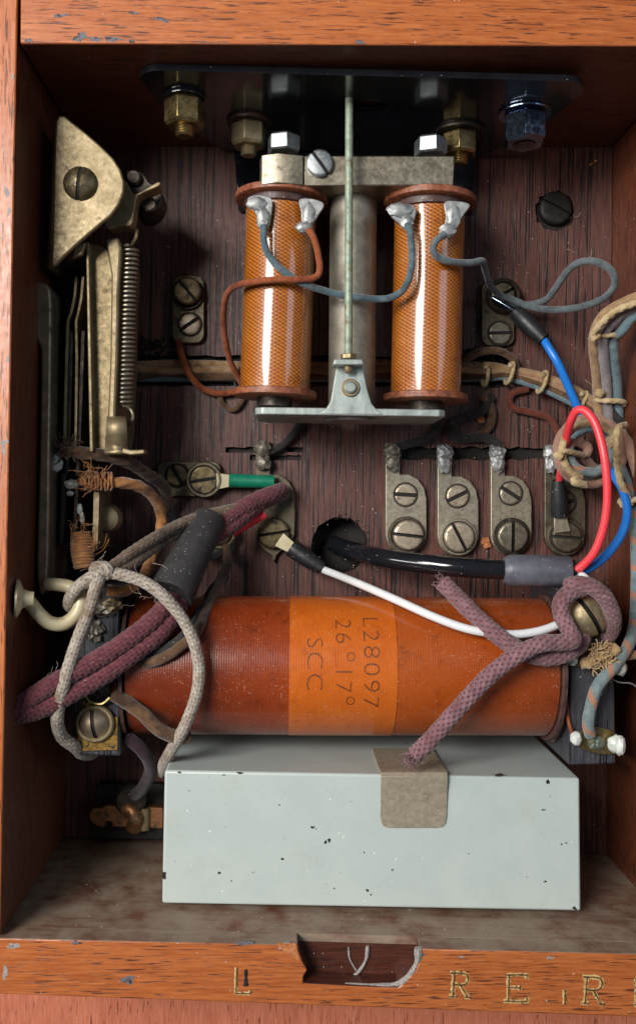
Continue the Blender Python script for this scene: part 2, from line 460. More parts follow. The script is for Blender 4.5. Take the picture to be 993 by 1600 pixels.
m_floor = wood('dusty_wood', 0, **INN, pore_t=(0.6, 0.66), across=1.9, coat=0.1, rough=(0.5, 0.7), dust=(lin(148, 132, 114), 0.36, 0.78, 0.85))
m_back = wood('dark_back_wood', 1, lin(52, 25, 22), lin(80, 43, 37), lin(114, 73, 63), lin(9, 5, 5), pore_t=(0.52, 0.59), across=1.25, along=0.012, rough=(0.4, 0.6), coat=0.08, speck=0.14, figure=0.1)
m_table = wood('table_wood', 1, lin(168, 88, 62), lin(192, 110, 80), lin(208, 128, 98), lin(120, 56, 38), pore_t=(0.6, 0.68), across=1.6, along=0.08, rough=(0.4, 0.6), coat=0.05)
m_notch = wood('notch_wood', 0, lin(44, 20, 14), lin(70, 34, 24), lin(92, 48, 34), lin(20, 10, 8), rough=(0.3, 0.5), coat=0.2, speck=0.3)
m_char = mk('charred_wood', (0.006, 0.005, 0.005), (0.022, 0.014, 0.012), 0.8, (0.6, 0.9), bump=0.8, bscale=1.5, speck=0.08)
m_brass = mk('aged_brass', lin(132, 117, 88), lin(166, 150, 118), 0.25, (0.42, 0.62), 0.7, 0.12, 2.0, stain=lin(70, 56, 36), stain_t=(0.58, 0.75), speck=0.05)
m_brass_b = mk('bright_brass', lin(140, 118, 76), lin(178, 156, 110), 0.3, (0.25, 0.45), 0.95, 0.1, 2.0, stain=lin(66, 48, 28), stain_t=(0.6, 0.7))
m_nickel = mk('dull_nickel', lin(128, 120, 104), lin(172, 164, 146), 0.3, (0.34, 0.55), 0.9, 0.15, 2.5, stain=lin(72, 62, 50), stain_t=(0.58, 0.72), speck=0.12, speckc=lin(190, 184, 172))
m_nickel_d = mk('tarnished_terminal', lin(86, 78, 64), lin(134, 124, 104), 0.35, (0.38, 0.65), 0.85, 0.25, 2.0, stain=lin(46, 38, 30), stain_t=(0.5, 0.68), speck=0.15, speckc=lin(170, 160, 140))
m_term_l = mk('nickelled_terminal', lin(150, 142, 124), lin(186, 178, 158), 0.35, (0.36, 0.6), 0.8, 0.2, 2.0, stain=lin(92, 82, 66), stain_t=(0.55, 0.72), speck=0.15, speckc=lin(200, 192, 175))
m_head_l = mk('pale_screw', lin(176, 160, 138), lin(208, 194, 170), 0.5, (0.35, 0.55), 0.8, 0.3, 1.6, stain=lin(112, 92, 70), stain_t=(0.58, 0.68))
m_head_d = mk('dark_screw', lin(96, 84, 62), lin(146, 130, 98), 0.4, (0.35, 0.6), 0.88, 0.3, 1.6, stain=lin(44, 36, 28), stain_t=(0.5, 0.66))
m_bronze = mk('dull_bronze', lin(130, 114, 96), lin(168, 150, 128), 0.25, (0.38, 0.6), 0.7, 0.2, 2.5, stain=lin(56, 46, 38), stain_t=(0.55, 0.72), speck=0.1)
m_iron = mk('dark_iron', lin(52, 46, 42), lin(92, 84, 76), 0.25, (0.38, 0.6), 0.8, 0.2, 2.5, stain=lin(34, 28, 24), stain_t=(0.5, 0.7), speck=0.1)
m_blackiron = mk('black_screw', (0.012, 0.011, 0.011), (0.03, 0.028, 0.027), 0.5, (0.4, 0.7), 0.3, 0.3, 2)
m_japan = mk('black_lacquer', (0.006, 0.007, 0.010), (0.011, 0.012, 0.016), 0.2, (0.10, 0.20), 0, 0.05, 2, speck=0.16, coat=0.6, ssize=0.16)
m_steel = mk('zinc_steel', lin(150, 158, 162), lin(196, 202, 202), 0.3, (0.3, 0.5), 0.9, 0.12, 2, stain=lin(120, 116, 104), stain_t=(0.6, 0.75), speck=0.1)
m_chrome = mk('bright_plated_nut', lin(120, 134, 160), lin(150, 164, 186), 0.3, (0.08, 0.2), 1.0, 0.05, 2)
m_galv = mk('galvanised_plate', lin(146, 156, 152), lin(188, 198, 192), 0.35, (0.4, 0.6), 0.55, 0.15, 3, stain=lin(122, 110, 90), stain_t=(0.62, 0.75), speck=0.1, stretch=(1, 0.3, 1))
m_pole = mk('grey_pole_iron', lin(112, 106, 94), lin(150, 144, 130), 0.2, (0.42, 0.6), 0.55, 0.1, 3, speck=0.3, speckc=lin(190, 182, 165))
m_verd = mk('verdigris_rod', lin(118, 138, 120), lin(164, 172, 150), 0.5, (0.45, 0.7), 0.4, 0.3, 2, stain=lin(104, 92, 66), stain_t=(0.5, 0.7))
m_solder = mk('solder', lin(132, 134, 134), lin(184, 186, 184), 0.6, (0.42, 0.65), 0.6, 0.3, 1.4, stain=lin(92, 84, 74), stain_t=(0.56, 0.72))
m_solder_d = mk('dirty_solder', lin(92, 86, 76), lin(150, 144, 130), 0.6, (0.42, 0.7), 0.6, 0.35, 1.4, stain=lin(50, 42, 36), stain_t=(0.5, 0.68))
m_flange = mk('varnished_fibre', lin(92, 46, 30), lin(164, 98, 66), 0.5, (0.35, 0.6), 0, 0.5, 2.5, speck=0.25, speckc=lin(180, 140, 110), stretch=(1, 1, 1))
m_fl_dark = mk('dark_fibre', lin(52, 34, 32), lin(88, 60, 54), 0.5, (0.35, 0.6), 0, 0.3, 2.5, speck=0.15)
m_wind = winding('bell_winding', lin(190, 104, 24), lin(212, 130, 42), lin(82, 34, 10), 0.9, 34, True, 0.6, rough=(0.3, 0.45), coat=0.9, line=0.85, speck=0.35)
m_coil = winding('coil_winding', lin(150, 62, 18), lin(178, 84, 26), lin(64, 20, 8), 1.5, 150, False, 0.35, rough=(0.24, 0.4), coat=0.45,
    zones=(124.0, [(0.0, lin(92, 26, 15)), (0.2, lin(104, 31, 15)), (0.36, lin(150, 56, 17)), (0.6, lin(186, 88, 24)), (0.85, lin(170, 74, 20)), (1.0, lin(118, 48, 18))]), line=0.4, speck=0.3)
m_band = winding('paper_band', lin(192, 92, 20), lin(208, 106, 28), lin(140, 56, 14), 1.3, 150, False, 0.22, rough=(0.26, 0.4), coat=0.4, line=0.3, speck=0.35)
m_ebon = wood('ebonised_wood', 1, (0.018, 0.018, 0.022), (0.036, 0.036, 0.044), (0.075, 0.075, 0.09), (0.003, 0.003, 0.004), pore_t=(0.56, 0.62), across=1.6, along=0.04, rough=(0.3, 0.5), coat=0.3, speck=0.3)
m_paint = painted('grey_enamel')
m_strap = mk('dusty_tinned_strap', lin(142, 130, 112), lin(166, 156, 136), 0.6, (0.55, 0.8), 0.3, 0.4, 3, stain=lin(104, 92, 76), stain_t=(0.55, 0.7), stain_scale=1.6, speck=0.4, speckc=lin(110, 98, 80), ssize=0.25)
m_blk_pl = mk('black_cable_jacket', (0.008, 0.009, 0.012), (0.012, 0.013, 0.017), 0.2, (0.09, 0.16), 0, 0.04, 1, speck=0.12, coat=0.4)
m_shrink = mk('black_heatshrink', (0.010, 0.010, 0.012), (0.018, 0.018, 0.021), 0.3, (0.38, 0.55), 0, 0.1, 1.5, speck=0.15)
m_rubber = mk('dusty_black_rubber', lin(44, 42, 44), lin(60, 58, 58), 0.3, (0.6, 0.8), 0, 0.3, 1.5, speck=0.6)
m_grey_sl = mk('grey_sleeve', lin(78, 80, 90), lin(100, 102, 112), 0.25, (0.35, 0.5), 0, 0.15, 1, speck=0.35)
m_red = mk('red_plastic', lin(232, 60, 70), lin(238, 72, 80), 0.2, (0.28, 0.4), 0, 0.03, 1)
m_blue = mk('blue_plastic', lin(28, 118, 214), lin(36, 128, 222), 0.2, (0.28, 0.4), 0, 0.03, 1)
m_white = mk('white_plastic', lin(214, 216, 218), lin(226, 226, 226), 0.2, (0.28, 0.4), 0, 0.03, 1)
m_green = mk('green_sleeve', lin(12, 110, 84), lin(24, 130, 100), 0.3, (0.3, 0.45), 0, 0.15, 1)
m_cream = mk('cream_enamel', lin(200, 186, 148), lin(218, 206, 172), 0.4, (0.35, 0.5), 0.1, 0.2, 1.5, stain=lin(130, 104, 66), stain_t=(0.58, 0.74))
m_wax = mk('white_lead_blob', lin(196, 202, 196), lin(226, 228, 220), 0.5, (0.35, 0.5), 0.1, 0.2, 1.2, stain=lin(120, 116, 100), stain_t=(0.62, 0.74))
m_purple = cloth('purple_cotton', lin(116, 80, 88), lin(152, 114, 118), fuzz=0.3, grime=lin(102, 68, 68), stitch=(2.5, 8, lin(46, 26, 32)))
m_maroon = cloth('maroon_cotton', lin(92, 46, 54), lin(122, 68, 74), fuzz=0.3, stitch=(2.5, 8, lin(34, 14, 20)))
m_dkpurple = cloth('dark_purple_wire', lin(40, 26, 34), lin(62, 42, 52), fuzz=0.2)
m_greycord = cloth('grey_white_cotton', lin(150, 136, 122), lin(196, 186, 172), grime=lin(118, 96, 76), stitch=(2.2, 6, lin(70, 56, 44)))
m_browncord = cloth('brown_grey_cotton', lin(92, 74, 60), lin(138, 116, 96), grime=lin(60, 46, 38), stitch=(2.2, 6, lin(40, 30, 24)))
m_string = cloth('waxed_string', lin(176, 152, 110), lin(208, 188, 148), fuzz=0.2, grime=lin(132, 106, 72))
m_tan = cloth('tan_cloth_wire', lin(146, 112, 78), lin(178, 148, 112), grime=lin(100, 74, 52))
m_pink = cloth('pinkish_cloth_wire', lin(146, 106, 88), lin(172, 136, 118), grime=lin(110, 78, 62))
m_lilac = cloth('grey_lilac_cloth_wire', lin(120, 112, 116), lin(158, 150, 152))
m_bluegrey = cloth('blue_grey_cloth_wire', lin(84, 106, 116), lin(124, 146, 152))
m_tracer = cloth('blue_grey_wire_orange_tracer', lin(96, 112, 116), lin(132, 146, 146), tracer=lin(176, 120, 90), pitch=9.0, width=0.30)
m_teal = cloth('blue_cloth_wire', lin(62, 84, 96), lin(104, 124, 130), grime=lin(58, 64, 66))
m_slate = cloth('slate_cloth_wire', lin(76, 84, 88), lin(112, 122, 126), grime=lin(60, 66, 68))
m_copper = cloth('orange_brown_wire', lin(128, 62, 34), lin(164, 92, 56), fuzz=0.15, grime=lin(94, 44, 26))
m_redbrown = cloth('red_brown_wire', lin(92, 46, 34), lin(122, 66, 50), fuzz=0.15)
m_darkwire = cloth('dark_cloth_wire', lin(34, 32, 32), lin(60, 58, 56), fuzz=0.15)
m_darkbrown = cloth('dark_brown_cloth_wire', lin(72, 50, 36), lin(120, 90, 64), grime=lin(38, 26, 20))
m_fray = cloth('frayed_orange_cloth', lin(140, 84, 42), lin(196, 140, 84), grime=lin(96, 54, 28))
m_fray_t = cloth('frayed_tan_cloth', lin(160, 126, 80), lin(196, 166, 120))
m_ink = mk('faded_ink', lin(62, 34, 12), lin(140, 70, 20), 1.3, (0.5, 0.7), 0, 0.0)
m_gilt = mk('stamp_filling', lin(176, 140, 78), lin(212, 186, 130), 1.2, (0.5, 0.7), 0.0, 0.4, 2, stain=lin(96, 60, 30), stain_t=(0.5, 0.62), stain_scale=0.8)
m_coppr = mk('copper_tag', lin(156, 104, 72), lin(190, 140, 100), 0.5, (0.35, 0.6), 0.85, 0.3, 1.5, stain=lin(84, 70, 52), stain_t=(0.5, 0.62), stain_scale=0.3)
m_chip = mk('bare_wood_chip', lin(150, 84, 44), lin(196, 126, 78), 0.8, (0.6, 0.8), 0, 0.5, 2)
m_ochre = mk('worn_ochre_plate', lin(112, 84, 34), lin(168, 132, 60), 0.7, (0.4, 0.7), 0.4, 0.5, 2, stain=lin(48, 38, 24), stain_t=(0.52, 0.6), stain_scale=0.9)
m_scuff = mk('worn_grey_edge', lin(120, 112, 108), lin(184, 178, 172), 0.8, (0.6, 0.85), 0, 0.5, 2, stain=lin(80, 56, 48), stain_t=(0.52, 0.62), stain_scale=0.8)
m_void = mk('dark_hole', (0.004, 0.003, 0.003), (0.008, 0.006, 0.005), 0.5, (0.7, 0.9), 0, 0.2)

# ------------------------------------------------------------------ the wooden case and the table
HR = 65.0                                   # rim height above the back board
TL, BL = at(30, 67, HR), at(1, 1462, HR)
XR = at(949, 700, 0).x
TR = Vector((XR, at(1098, 72, HR).y, HR)); BR = Vector((XR + 1.5, at(1098, 1496, HR).y, HR))
YO = 15.0
table = M(); prism(table, [V(-260, -260, -12.4), V(300, -260, -12.4), V(300, 260, -12.4), V(-260, 260, -12.4)], (0, 0, -20))
t = obj('table', table, m_table, ang=30); t['kind'] = 'structure'

case = thing('wooden_case', 'open varnished wooden case with orange-brown rails and dark back board', 'wooden box', (17, 0, -12))
def hexa(a, b, c, d, z0, z1):
    m = M(); prism(m, [Vector((p[0], p[1], z1)) for p in (a, b, c, d)], (0, 0, z0 - z1)); return m
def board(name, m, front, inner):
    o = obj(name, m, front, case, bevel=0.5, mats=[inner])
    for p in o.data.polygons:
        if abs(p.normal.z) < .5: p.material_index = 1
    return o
m = hexa((TL.x - 22, TL.y + 24), (TL.x - .15, TL.y + 24), (BL.x, BL.y + .1), (BL.x - 22, BL.y + .1), -12, HR)
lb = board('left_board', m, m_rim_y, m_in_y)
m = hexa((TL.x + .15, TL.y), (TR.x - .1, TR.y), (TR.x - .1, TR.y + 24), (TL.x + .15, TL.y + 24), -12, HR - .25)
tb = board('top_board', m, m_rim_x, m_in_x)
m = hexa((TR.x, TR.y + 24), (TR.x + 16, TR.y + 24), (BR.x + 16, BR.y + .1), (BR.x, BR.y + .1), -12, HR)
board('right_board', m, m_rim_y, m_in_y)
# bottom board: a lower slab and a front layer with the cord notch cut out of it
oL, oR = at(-60, 1547, HR), at(1130, 1597, HR)
ZN = HR - 6.5
m = M()
m.add([], [])
lowp = [V(BL.x - 24, oL.y, ZN), V(BR.x + 18, oR.y, ZN), V(BR.x + 18, BR.y, ZN), V(BL.x - 24, BL.y, ZN)]
prism(m, lowp, (0, 0, -12 - ZN)); bb = obj('bottom_board', m, m_floor, case)
notch = [(655, 1479), (656, 1496), (650, 1514), (636, 1530), (622, 1543), (560, 1541), (473, 1536), (474, 1526), (480, 1516), (472, 1502), (466, 1484), (465, 1473)]
def inner_y(px):
    q = at(px, 1478, HR); f = (q.x - BL.x) / (BR.x - BL.x); return BL.y + (BR.y - BL.y) * f
np_ = [at(x, y, HR) for x, y in notch]; np_[0].y = inner_y(655); np_[-1].y = inner_y(465)
outl = [Vector((BL.x - 24, oL.y, HR)), Vector((BR.x + 18, oR.y, HR)), Vector((BR.x + 18, BR.y, HR))] + np_ + [Vector((BL.x - 24, BL.y, HR))]
m = M(); prism(m, outl, (0, 0, ZN - HR + .0)); fr = obj('front_rail', m, m_rim_x, bb, bevel=0.35, mats=[m_floor, m_notch])
for p in fr.data.polygons:
    if abs(p.normal.z) < .5: p.material_index = 2 if (at(460, 1500, HR).x < (p.center.x * 1000 + fr.matrix_basis.translation.x * 1000 + wloc(bb).x * 1000) < at(660, 1500, HR).x) else 1
m = M(); prism(m, [Vector((p.x, p.y, ZN + .25)) for p in [at(462, 1470, ZN), at(660, 1476, ZN), at(640, 1560, ZN), at(466, 1550, ZN)]], (0, 0, -.2))
for p in m.v[:4] + m.v[4:]:
    if p.y > BL.y - 3: p.y = inner_y(560) - .05 + (0)
obj('notch_floor', m, m_notch, bb)
# worn pale lip of the notch and the two curved scribe lines
m = M(); tube(m, path(pp([(653, 1481, HR - .3), (652, 1500, HR - .5), (642, 1520, HR - .7), (624, 1536, HR - .8), (590, 1540, HR - 1), (540, 1538, HR - 1.2)]), .5), lambda s: .9 - .45 * s, 8, wob=.5)
obj('worn_edge', m, m_scuff, bb)
m = M(); tube(m, path(pp([(574, 1478, ZN + .6), (571, 1500, ZN + .6), (556, 1522, ZN + .8), (530, 1536, ZN + 1)]), .5), .45, 8, wob=.4); obj('scribe_line', m, m_scuff, bb)
m = M(); tube(m, path(pp([(544, 1480, ZN + .5), (546, 1498, ZN + .5), (556, 1516, ZN + .5)]), .5), .25, 6, wob=.4); obj('scribe_line', m, m_scuff, bb)
m = M(); prism(m, [at(x, y, HR + .12) for x, y in ((432, 1474), (462, 1474), (468, 1502), (452, 1492), (440, 1484))], (0, 0, -.3)); obj('splintered_edge', m, m_chip, bb)

# stamped letters on the front rail
GL = {'L': [[(0, 0), (0, 1)], [(0, 0), (.62, 0)], [(.62, 0), (.66, .12)]],
      'R': [[(.1, 0), (.1, 1)], [(-.05, 1), (.45, 1), (.62, .88), (.62, .66), (.45, .52), (.1, .52)], [(.35, .52), (.66, .0)], [(-.04, 0), (.24, 0)], [(.55, 0), (.78, 0)]],
      'E': [[(.1, 0), (.1, 1)], [(-.05, 1), (.7, 1), (.7, .86)], [(.1, .52), (.5, .52)], [(.5, .42), (.5, .62)], [(-.05, 0), (.72, 0), (.72, .15)]],
      'I': [[(.1, 0), (.1, .62)]], '.': [[(0, 0), (.06, .04)]], 'B': [[(.05, 0), (.05, 1)], [(0, 1), (.3, 1)], [(0, .5), (.3, .5)], [(0, 0), (.3, 0)]]}
m_groove = mk('letter_groove_brown', lin(70, 38, 18), lin(120, 78, 36), 1.0, (.6, .8))
def stamp(ch, x, y, w, hgt, rot, wd, seed, mat=None):
    m = M(); o = at(x, y, HR); q = k(HR); ca, sa = math.cos(rot), math.sin(rot)
    for st in GL[ch]:
        pts = [o + Vector(((a * w * ca - b * hgt * sa) * q, (a * w * sa + b * hgt * ca) * q, .06)) for a, b in st]
        p = path(pts, .25)
        T, U = frames(p); vs = []; fs = []
        for i, c in enumerate(p):
            nrm = Vector((-T[i].y, T[i].x, 0)); ww = wd * (1 + .55 * noise.noise(c * 1.3 + Vector((seed, 0, 0))))
            for s_, z in ((-1, 0), (-.55, .07), (.55, .07), (1, 0)):
                vs.append(c + nrm * ww * s_ + Vector((0, 0, z)))
        for i in range(len(p) - 1):
            for j in range(3): fs.append((i * 4 + j, i * 4 + j + 1, i * 4 + 5 + j, i * 4 + 4 + j))
        m.add(vs, fs)
    return m
def letter(ch, x, y, w, hgt, rot, wd, seed, mat=None):
    o = obj('stamped_letter', stamp(ch, x, y, w, hgt, rot, wd, seed), mat or m_gilt, bb)
    if not mat:
        g = stamp(ch, x, y, w, hgt, rot, wd * .42, seed + 20)
        for p in g.v: p.z += .06; p.x += .12
        obj('letter_groove', g, m_groove, o)
    return o
letter('L', 368, 1552, 36, 41, -.02, .42, 1)
letter('I', 383, 1541, 10, 44, 0, .5, 2, m_blackiron)
letter('R', 702, 1557, 42, 38, -.05, .55, 3)
letter('E', 788, 1564, 46, 42, -.02, .5, 4)
letter('.', 853, 1565, 30, 30, 0, .45, 5)
letter('I', 880, 1569, 10, 38, 0, .6, 6)
letter('R', 908, 1567, 46, 42, -.06, .55, 7)
letter('B', 990, 1570, 46, 42, -.02, .55, 8)

# back board with the cable hole, the wiring grooves and the countersunk hole
def circ(px, py, rpx, n=40, h=0, wob=0.0, seed=0):
    c = at(px, py, h); r = rpx * k(h)
    return [c + Vector((math.cos(a), math.sin(a), 0)) * r * (1 + wob * noise.noise(Vector((math.cos(a) * 4, math.sin(a) * 4, seed)))) for a in (2 * math.pi * i / n for i in range(n))]
def rag(x0, y0, x1, y1, seed, amp=3, step=9):
    g = random.Random(seed); pts = []
    def edge(a, b):
        n = max(1, int(math.dist(a, b) / step))
        for i in range(n):
            t_ = i / n; pts.append((a[0] + (b[0] - a[0]) * t_ + g.uniform(-amp, amp) * (i > 0), a[1] + (b[1] - a[1]) * t_ + g.uniform(-amp, amp) * (i > 0)))
    edge((x0, y0), (x1, y0)); edge((x1, y0), (x1, y1)); edge((x1, y1), (x0, y1)); edge((x0, y1), (x0, y0))
    return [at(x, y, 0) for x, y in pts]
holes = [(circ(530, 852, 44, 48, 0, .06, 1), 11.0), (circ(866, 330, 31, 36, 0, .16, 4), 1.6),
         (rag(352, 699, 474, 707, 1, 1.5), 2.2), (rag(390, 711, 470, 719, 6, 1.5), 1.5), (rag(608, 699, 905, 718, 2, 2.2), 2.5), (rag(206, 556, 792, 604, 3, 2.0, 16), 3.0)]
bm = bmesh.new(); fl_m = M(); char_m = M()
def loop(pts, z=0):
    vs = [bm.verts.new((p.x, p.y, z)) for p in pts]
    return [bm.edges.new((vs[i], vs[(i + 1) % len(vs)])) for i in range(len(vs))]
es = loop([V(TL.x + .1, TL.y - .1), V(TL.x + .1, BL.y + .1), V(BR.x - .2, BR.y + .1), V(TR.x - .2, TR.y - .1)] if False else [Vector((TL.x - 2, TL.y - .1, 0)), Vector((BL.x + .1, BL.y + .1, 0)), Vector((BR.x - .1, BR.y + .1, 0)), Vector((TR.x - .1, TR.y - .1, 0))])
for pts, dpt in holes: es += loop(pts)
bmesh.ops.triangle_fill(bm, edges=es, use_beauty=True)
bm.verts.index_update()
bk = M(); bk.add([v.co.copy() for v in bm.verts], [tuple(v.index for v in f.verts) for f in bm.faces]); bm.free()
back = obj('back_board', bk, m_back, case)
if sum(p.normal.z for p in back.data.polygons) < 0: back.data.flip_normals()
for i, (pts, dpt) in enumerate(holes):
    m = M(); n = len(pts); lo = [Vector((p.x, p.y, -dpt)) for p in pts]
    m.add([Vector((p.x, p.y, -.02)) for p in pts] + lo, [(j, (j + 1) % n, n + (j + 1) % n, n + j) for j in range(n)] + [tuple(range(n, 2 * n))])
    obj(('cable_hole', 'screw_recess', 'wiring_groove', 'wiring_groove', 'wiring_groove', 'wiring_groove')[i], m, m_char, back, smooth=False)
# burnt collar of the cable hole: ragged ring of dark fibres
m = M()
for i in range(90):
    a = rnd.uniform(0, 2 * math.pi); c = at(530, 852, 0); r = 44 * k(0)
    p0 = c + Vector((math.cos(a), math.sin(a), 0)) * r * rnd.uniform(.93, 1.04) + Vector((0, 0, -1.0))
    d = Vector((math.cos(a + rnd.uniform(-.5, .5)) * .9, math.sin(a + rnd.uniform(-.5, .5)) * .9, rnd.uniform(.7, 1.5)))
    tube(m, path([p0, p0 + d * .8, p0 + d * rnd.uniform(1.0, 1.5)], .4), lambda s: .28 * (1.1 - s), 5)
fz = obj('charred_fibres', m, m_char, back)

# slotted black screw sunk in the board, upper right
ws = thing('wood_screw', 'black slotted wood screw sunk in the back board, upper right', 'screw', at(865, 328, -1.6))
screw(865, 328, -1.5, 26, -27, ws, m_blackiron, hgt=2.4, dome=.5, name='screw_head')
for i, (x, y, s_) in enumerate(((757, 846, 2.2), (752, 652, 1.8), (900, 770, 1.4), (925, 256, 1.0))):
    m = M(); g = random.Random(i)
    for j in range(5 if i < 2 else 2):
        c = at(x + g.uniform(-5, 5), y + g.uniform(-7, 7), .6); a = g.uniform(0, 3)
        prism(m, [c + Vector((math.cos(a + b) * s_ * q, math.sin(a + b) * s_ * q * .6, g.uniform(0, .8))) for b, q in ((0, .8), (1.5, .5), (2.6, .9), (4.4, .6))], (0, 0, -.4))
    tag(obj('wood_chip', m, m_chip, ang=20),
        ['orange wood chip between the second and third lower right terminals', 'orange wood chip inside the dark wire loop', 'small orange chip low on the right of the dark-sleeved terminal', 'tiny orange chip at the top right corner of the back board'][i], 'wood chip')

# scuffs on the rail edges
def scuff(x, y, w, hgt, rot, par, mat, seed, h=HR):
    m = M(); n = 14; c = at(x, y, h + .05); vs = []
    for j in range(n):
        a = 2 * math.pi * j / n; q = (1 + 1.0 * noise.noise(Vector((math.cos(a) * 1.7, math.sin(a) * 1.7, seed * 2.7))))
        u, v = math.cos(a) * w * q * k(h), math.sin(a) * hgt * q * k(h)
        vs.append(c + Vector((u * math.cos(rot) - v * math.sin(rot), u * math.sin(rot) + v * math.cos(rot), 0)))
    prism(m, vs, (0, 0, -.4)); obj('worn_patch', m, mat, par)
m_bluechip = mk('grey_blue_dent', lin(70, 66, 74), lin(150, 146, 150), .9, (.5, .8), 0, .6, 1.6, stain=lin(40, 30, 30), stain_t=(.45, .6), stain_scale=.9)
for i, a in enumerate(((128, 57, 14, 5, .3), (150, 60, 8, 3, 0), (178, 61, 16, 3.5, -.05), (205, 64, 6, 2, 0), (95, 24, 12, 3, .05), (252, 30, 12, 2.5, -.2), (210, 20, 9, 2, 0), (560, 66, 9, 2, 0), (44, 63, 6, 2, 0))): scuff(*a, tb, m_bluechip, i, HR - .25)
for i, a in enumerate(((10, 300, 3, 10, .3), (14, 330, 2, 7, -.2), (5, 700, 3, 12, .1), (12, 560, 2, 6, 0), (20, 120, 2, 5, 0), (8, 690, 5, 3, .2))): scuff(*a, lb, m_scuff, i + 20)
for i, a in enumerate(((200, 1530, 10, 6, 0), (20, 1478, 9, 4, 0), (8, 1520, 4, 9, 0), (385, 1474, 12, 3, 0), (445, 1478, 10, 5, .2), (655, 1490, 8, 4, -.2), (120, 1473, 8, 2.5, 0), (860, 1497, 6, 2, 0), (720, 1495, 5, 2, 0))): scuff(*a, fr, m_bluechip if i in (0, 3, 5, 6) else m_scuff, i + 40)

# lint and dust flecks lying on the back board and the lower board
m_lint = mk('pale_lint', lin(170, 150, 130), lin(214, 200, 184), .8, (.8, .95))
m = M(); g = random.Random(91)
for i in range(150):
    x, y = g.uniform(215, 935), g.uniform(255, 905); c = at(x, y, .12)
    if i % 9 == 0:
        d = g.uniform(0, 6.28); q = Vector((math.cos(d), math.sin(d), 0)); n_ = Vector((-q.y, q.x, 0)); L = g.uniform(1.2, 3.5)
        tube(m, path([c, c + q * L * .5 + n_ * g.uniform(-.8, .8) + Vector((0, 0, .3)), c + q * L], .4), .06, 4)
    else: blob(m, c, g.uniform(.07, .2), (1.3, 1, .6), .4, i, 1)
fy = lambda X: BL.y + (BR.y - BL.y) * (X - BL.x) / (BR.x - BL.x)
for i in range(90):
    X = g.uniform(BL.x + 4, BR.x - 4); Z = g.uniform(4, 63); c = Vector((X, fy(X) + .1, Z))
    blob(m, c, g.uniform(.07, .18), (1.2, .6, 1), .4, i, 1)
o = obj('lint', m, m_lint); o['kind'] = 'stuff'; tag(o, 'pale dust flecks and lint scattered over the case inside', 'lint')

# ------------------------------------------------------------------ grey condenser box and its strap
HC = 46.5
cb_ = thing('condenser_box', 'pale grey-green enamelled metal box with chipped paint at the bottom of the case', 'metal box', at(580, 1420, 0))
pts = [at(257, 1204, HC), at(905, 1216, HC), at(907, 1424, HC), at(253, 1412, HC)]
m = M(); prism(m, pts, (0, 0, -HC + 1)); box_o = obj('enamelled_shell', m, m_paint, cb_, bevel=0.7, seg=3)
for i, (x, y, r, s_) in enumerate(((343, 1364, 2.6, 1), (508, 1316, 3.2, .9), (514, 1313, 2.2, 1.3), (855, 1222, 3.0, 1.2), (256, 1368, 3.2, 1.8), (897, 1419, 3.6, .8), (441, 1342, 2.6, .7), (779, 1211, 7, .3), (375, 1208, 5, .3), (522, 1388, 1.4, 1), (280, 1207, 3, .4), (350, 1211, 3, .3))):
    m = M(); c = at(x, y, HC + .02)
    vs = []
    n = 9
    for j in range(n):
        a = 2 * math.pi * j / n; q = r * k(HC) * (1 + .9 * noise.noise(Vector((math.cos(a) * 2, math.sin(a) * 2, i * 3.3))))
        vs.append(c + Vector((math.cos(a) * q, math.sin(a) * q * s_, 0)))
    prism(m, vs, (0, 0, -.3)); obj('paint_chip', m, m_iron, box_o)
topY = at(580, 1210, HC).y
sk = thing('retaining_strap', 'dusty metal strap bent over the top edge of the grey box', 'metal strap', at(640, 1210, HC - 15))
def ribbon(sec, xl, xr, th, mat, name, parent, bevel=.15):
    """sec: list of (y, z) mm; xl/xr functions of index fraction"""
    vs = []; fs = []; n = len(sec)
    for i, (y, z) in enumerate(sec):
        a = Vector((0, sec[max(i - 1, 0)][0], sec[max(i - 1, 0)][1])); b = Vector((0, sec[min(i + 1, n - 1)][0], sec[min(i + 1, n - 1)][1]))
        t_ = (b - a).normalized(); nn = Vector((0, t_.z, -t_.y)) * -1
        f = i / (n - 1)
        for X in (xl(f), xr(f)):
            vs.append(Vector((X, y, z))); vs.append(Vector((X, y, z)) + nn * th)
    for i in range(n - 1):
        a = i * 4; b = a + 4
        fs += [(a, a + 2, b + 2, b), (a + 1, a + 3, b + 3, b + 1), (a, a + 1, b + 1, b), (a + 2, a + 3, b + 3, b + 2)]
    fs += [(0, 1, 3, 2), ((n - 1) * 4, (n - 1) * 4 + 1, (n - 1) * 4 + 3, (n - 1) * 4 + 2)]
    m = M(); m.add(vs, fs); return obj(name, m, mat, parent, bevel=bevel)
yb = at(640, 1293, HC).y
sec = [(topY + .5, HC - 24), (topY + .5, HC - 12), (topY + .6, HC - 4), (topY + .9, HC - 1.2), (topY + .7, HC + .4), (topY - .2, HC + 1.3), (topY - 1.6, HC + 1.2), (topY - 4, HC + .8), (topY - 8, HC + .5), (yb + 3, HC + .4), (yb + 1.2, HC + .4), (yb + .35, HC + .4), (yb, HC + .4)]
x0, x1 = at(594, 1293, HC).x, at(697, 1285, HC).x
def inset(f): return {1.0: 2.6, 11 / 12: 1.1, 10 / 12: .35}.get(f, 0)
ribbon(sec, lambda f: x0 - .3 * (1 - f) + inset(f), lambda f: x1 - inset(f), .6, m_strap, 'bent_strip', sk, bevel=.12)

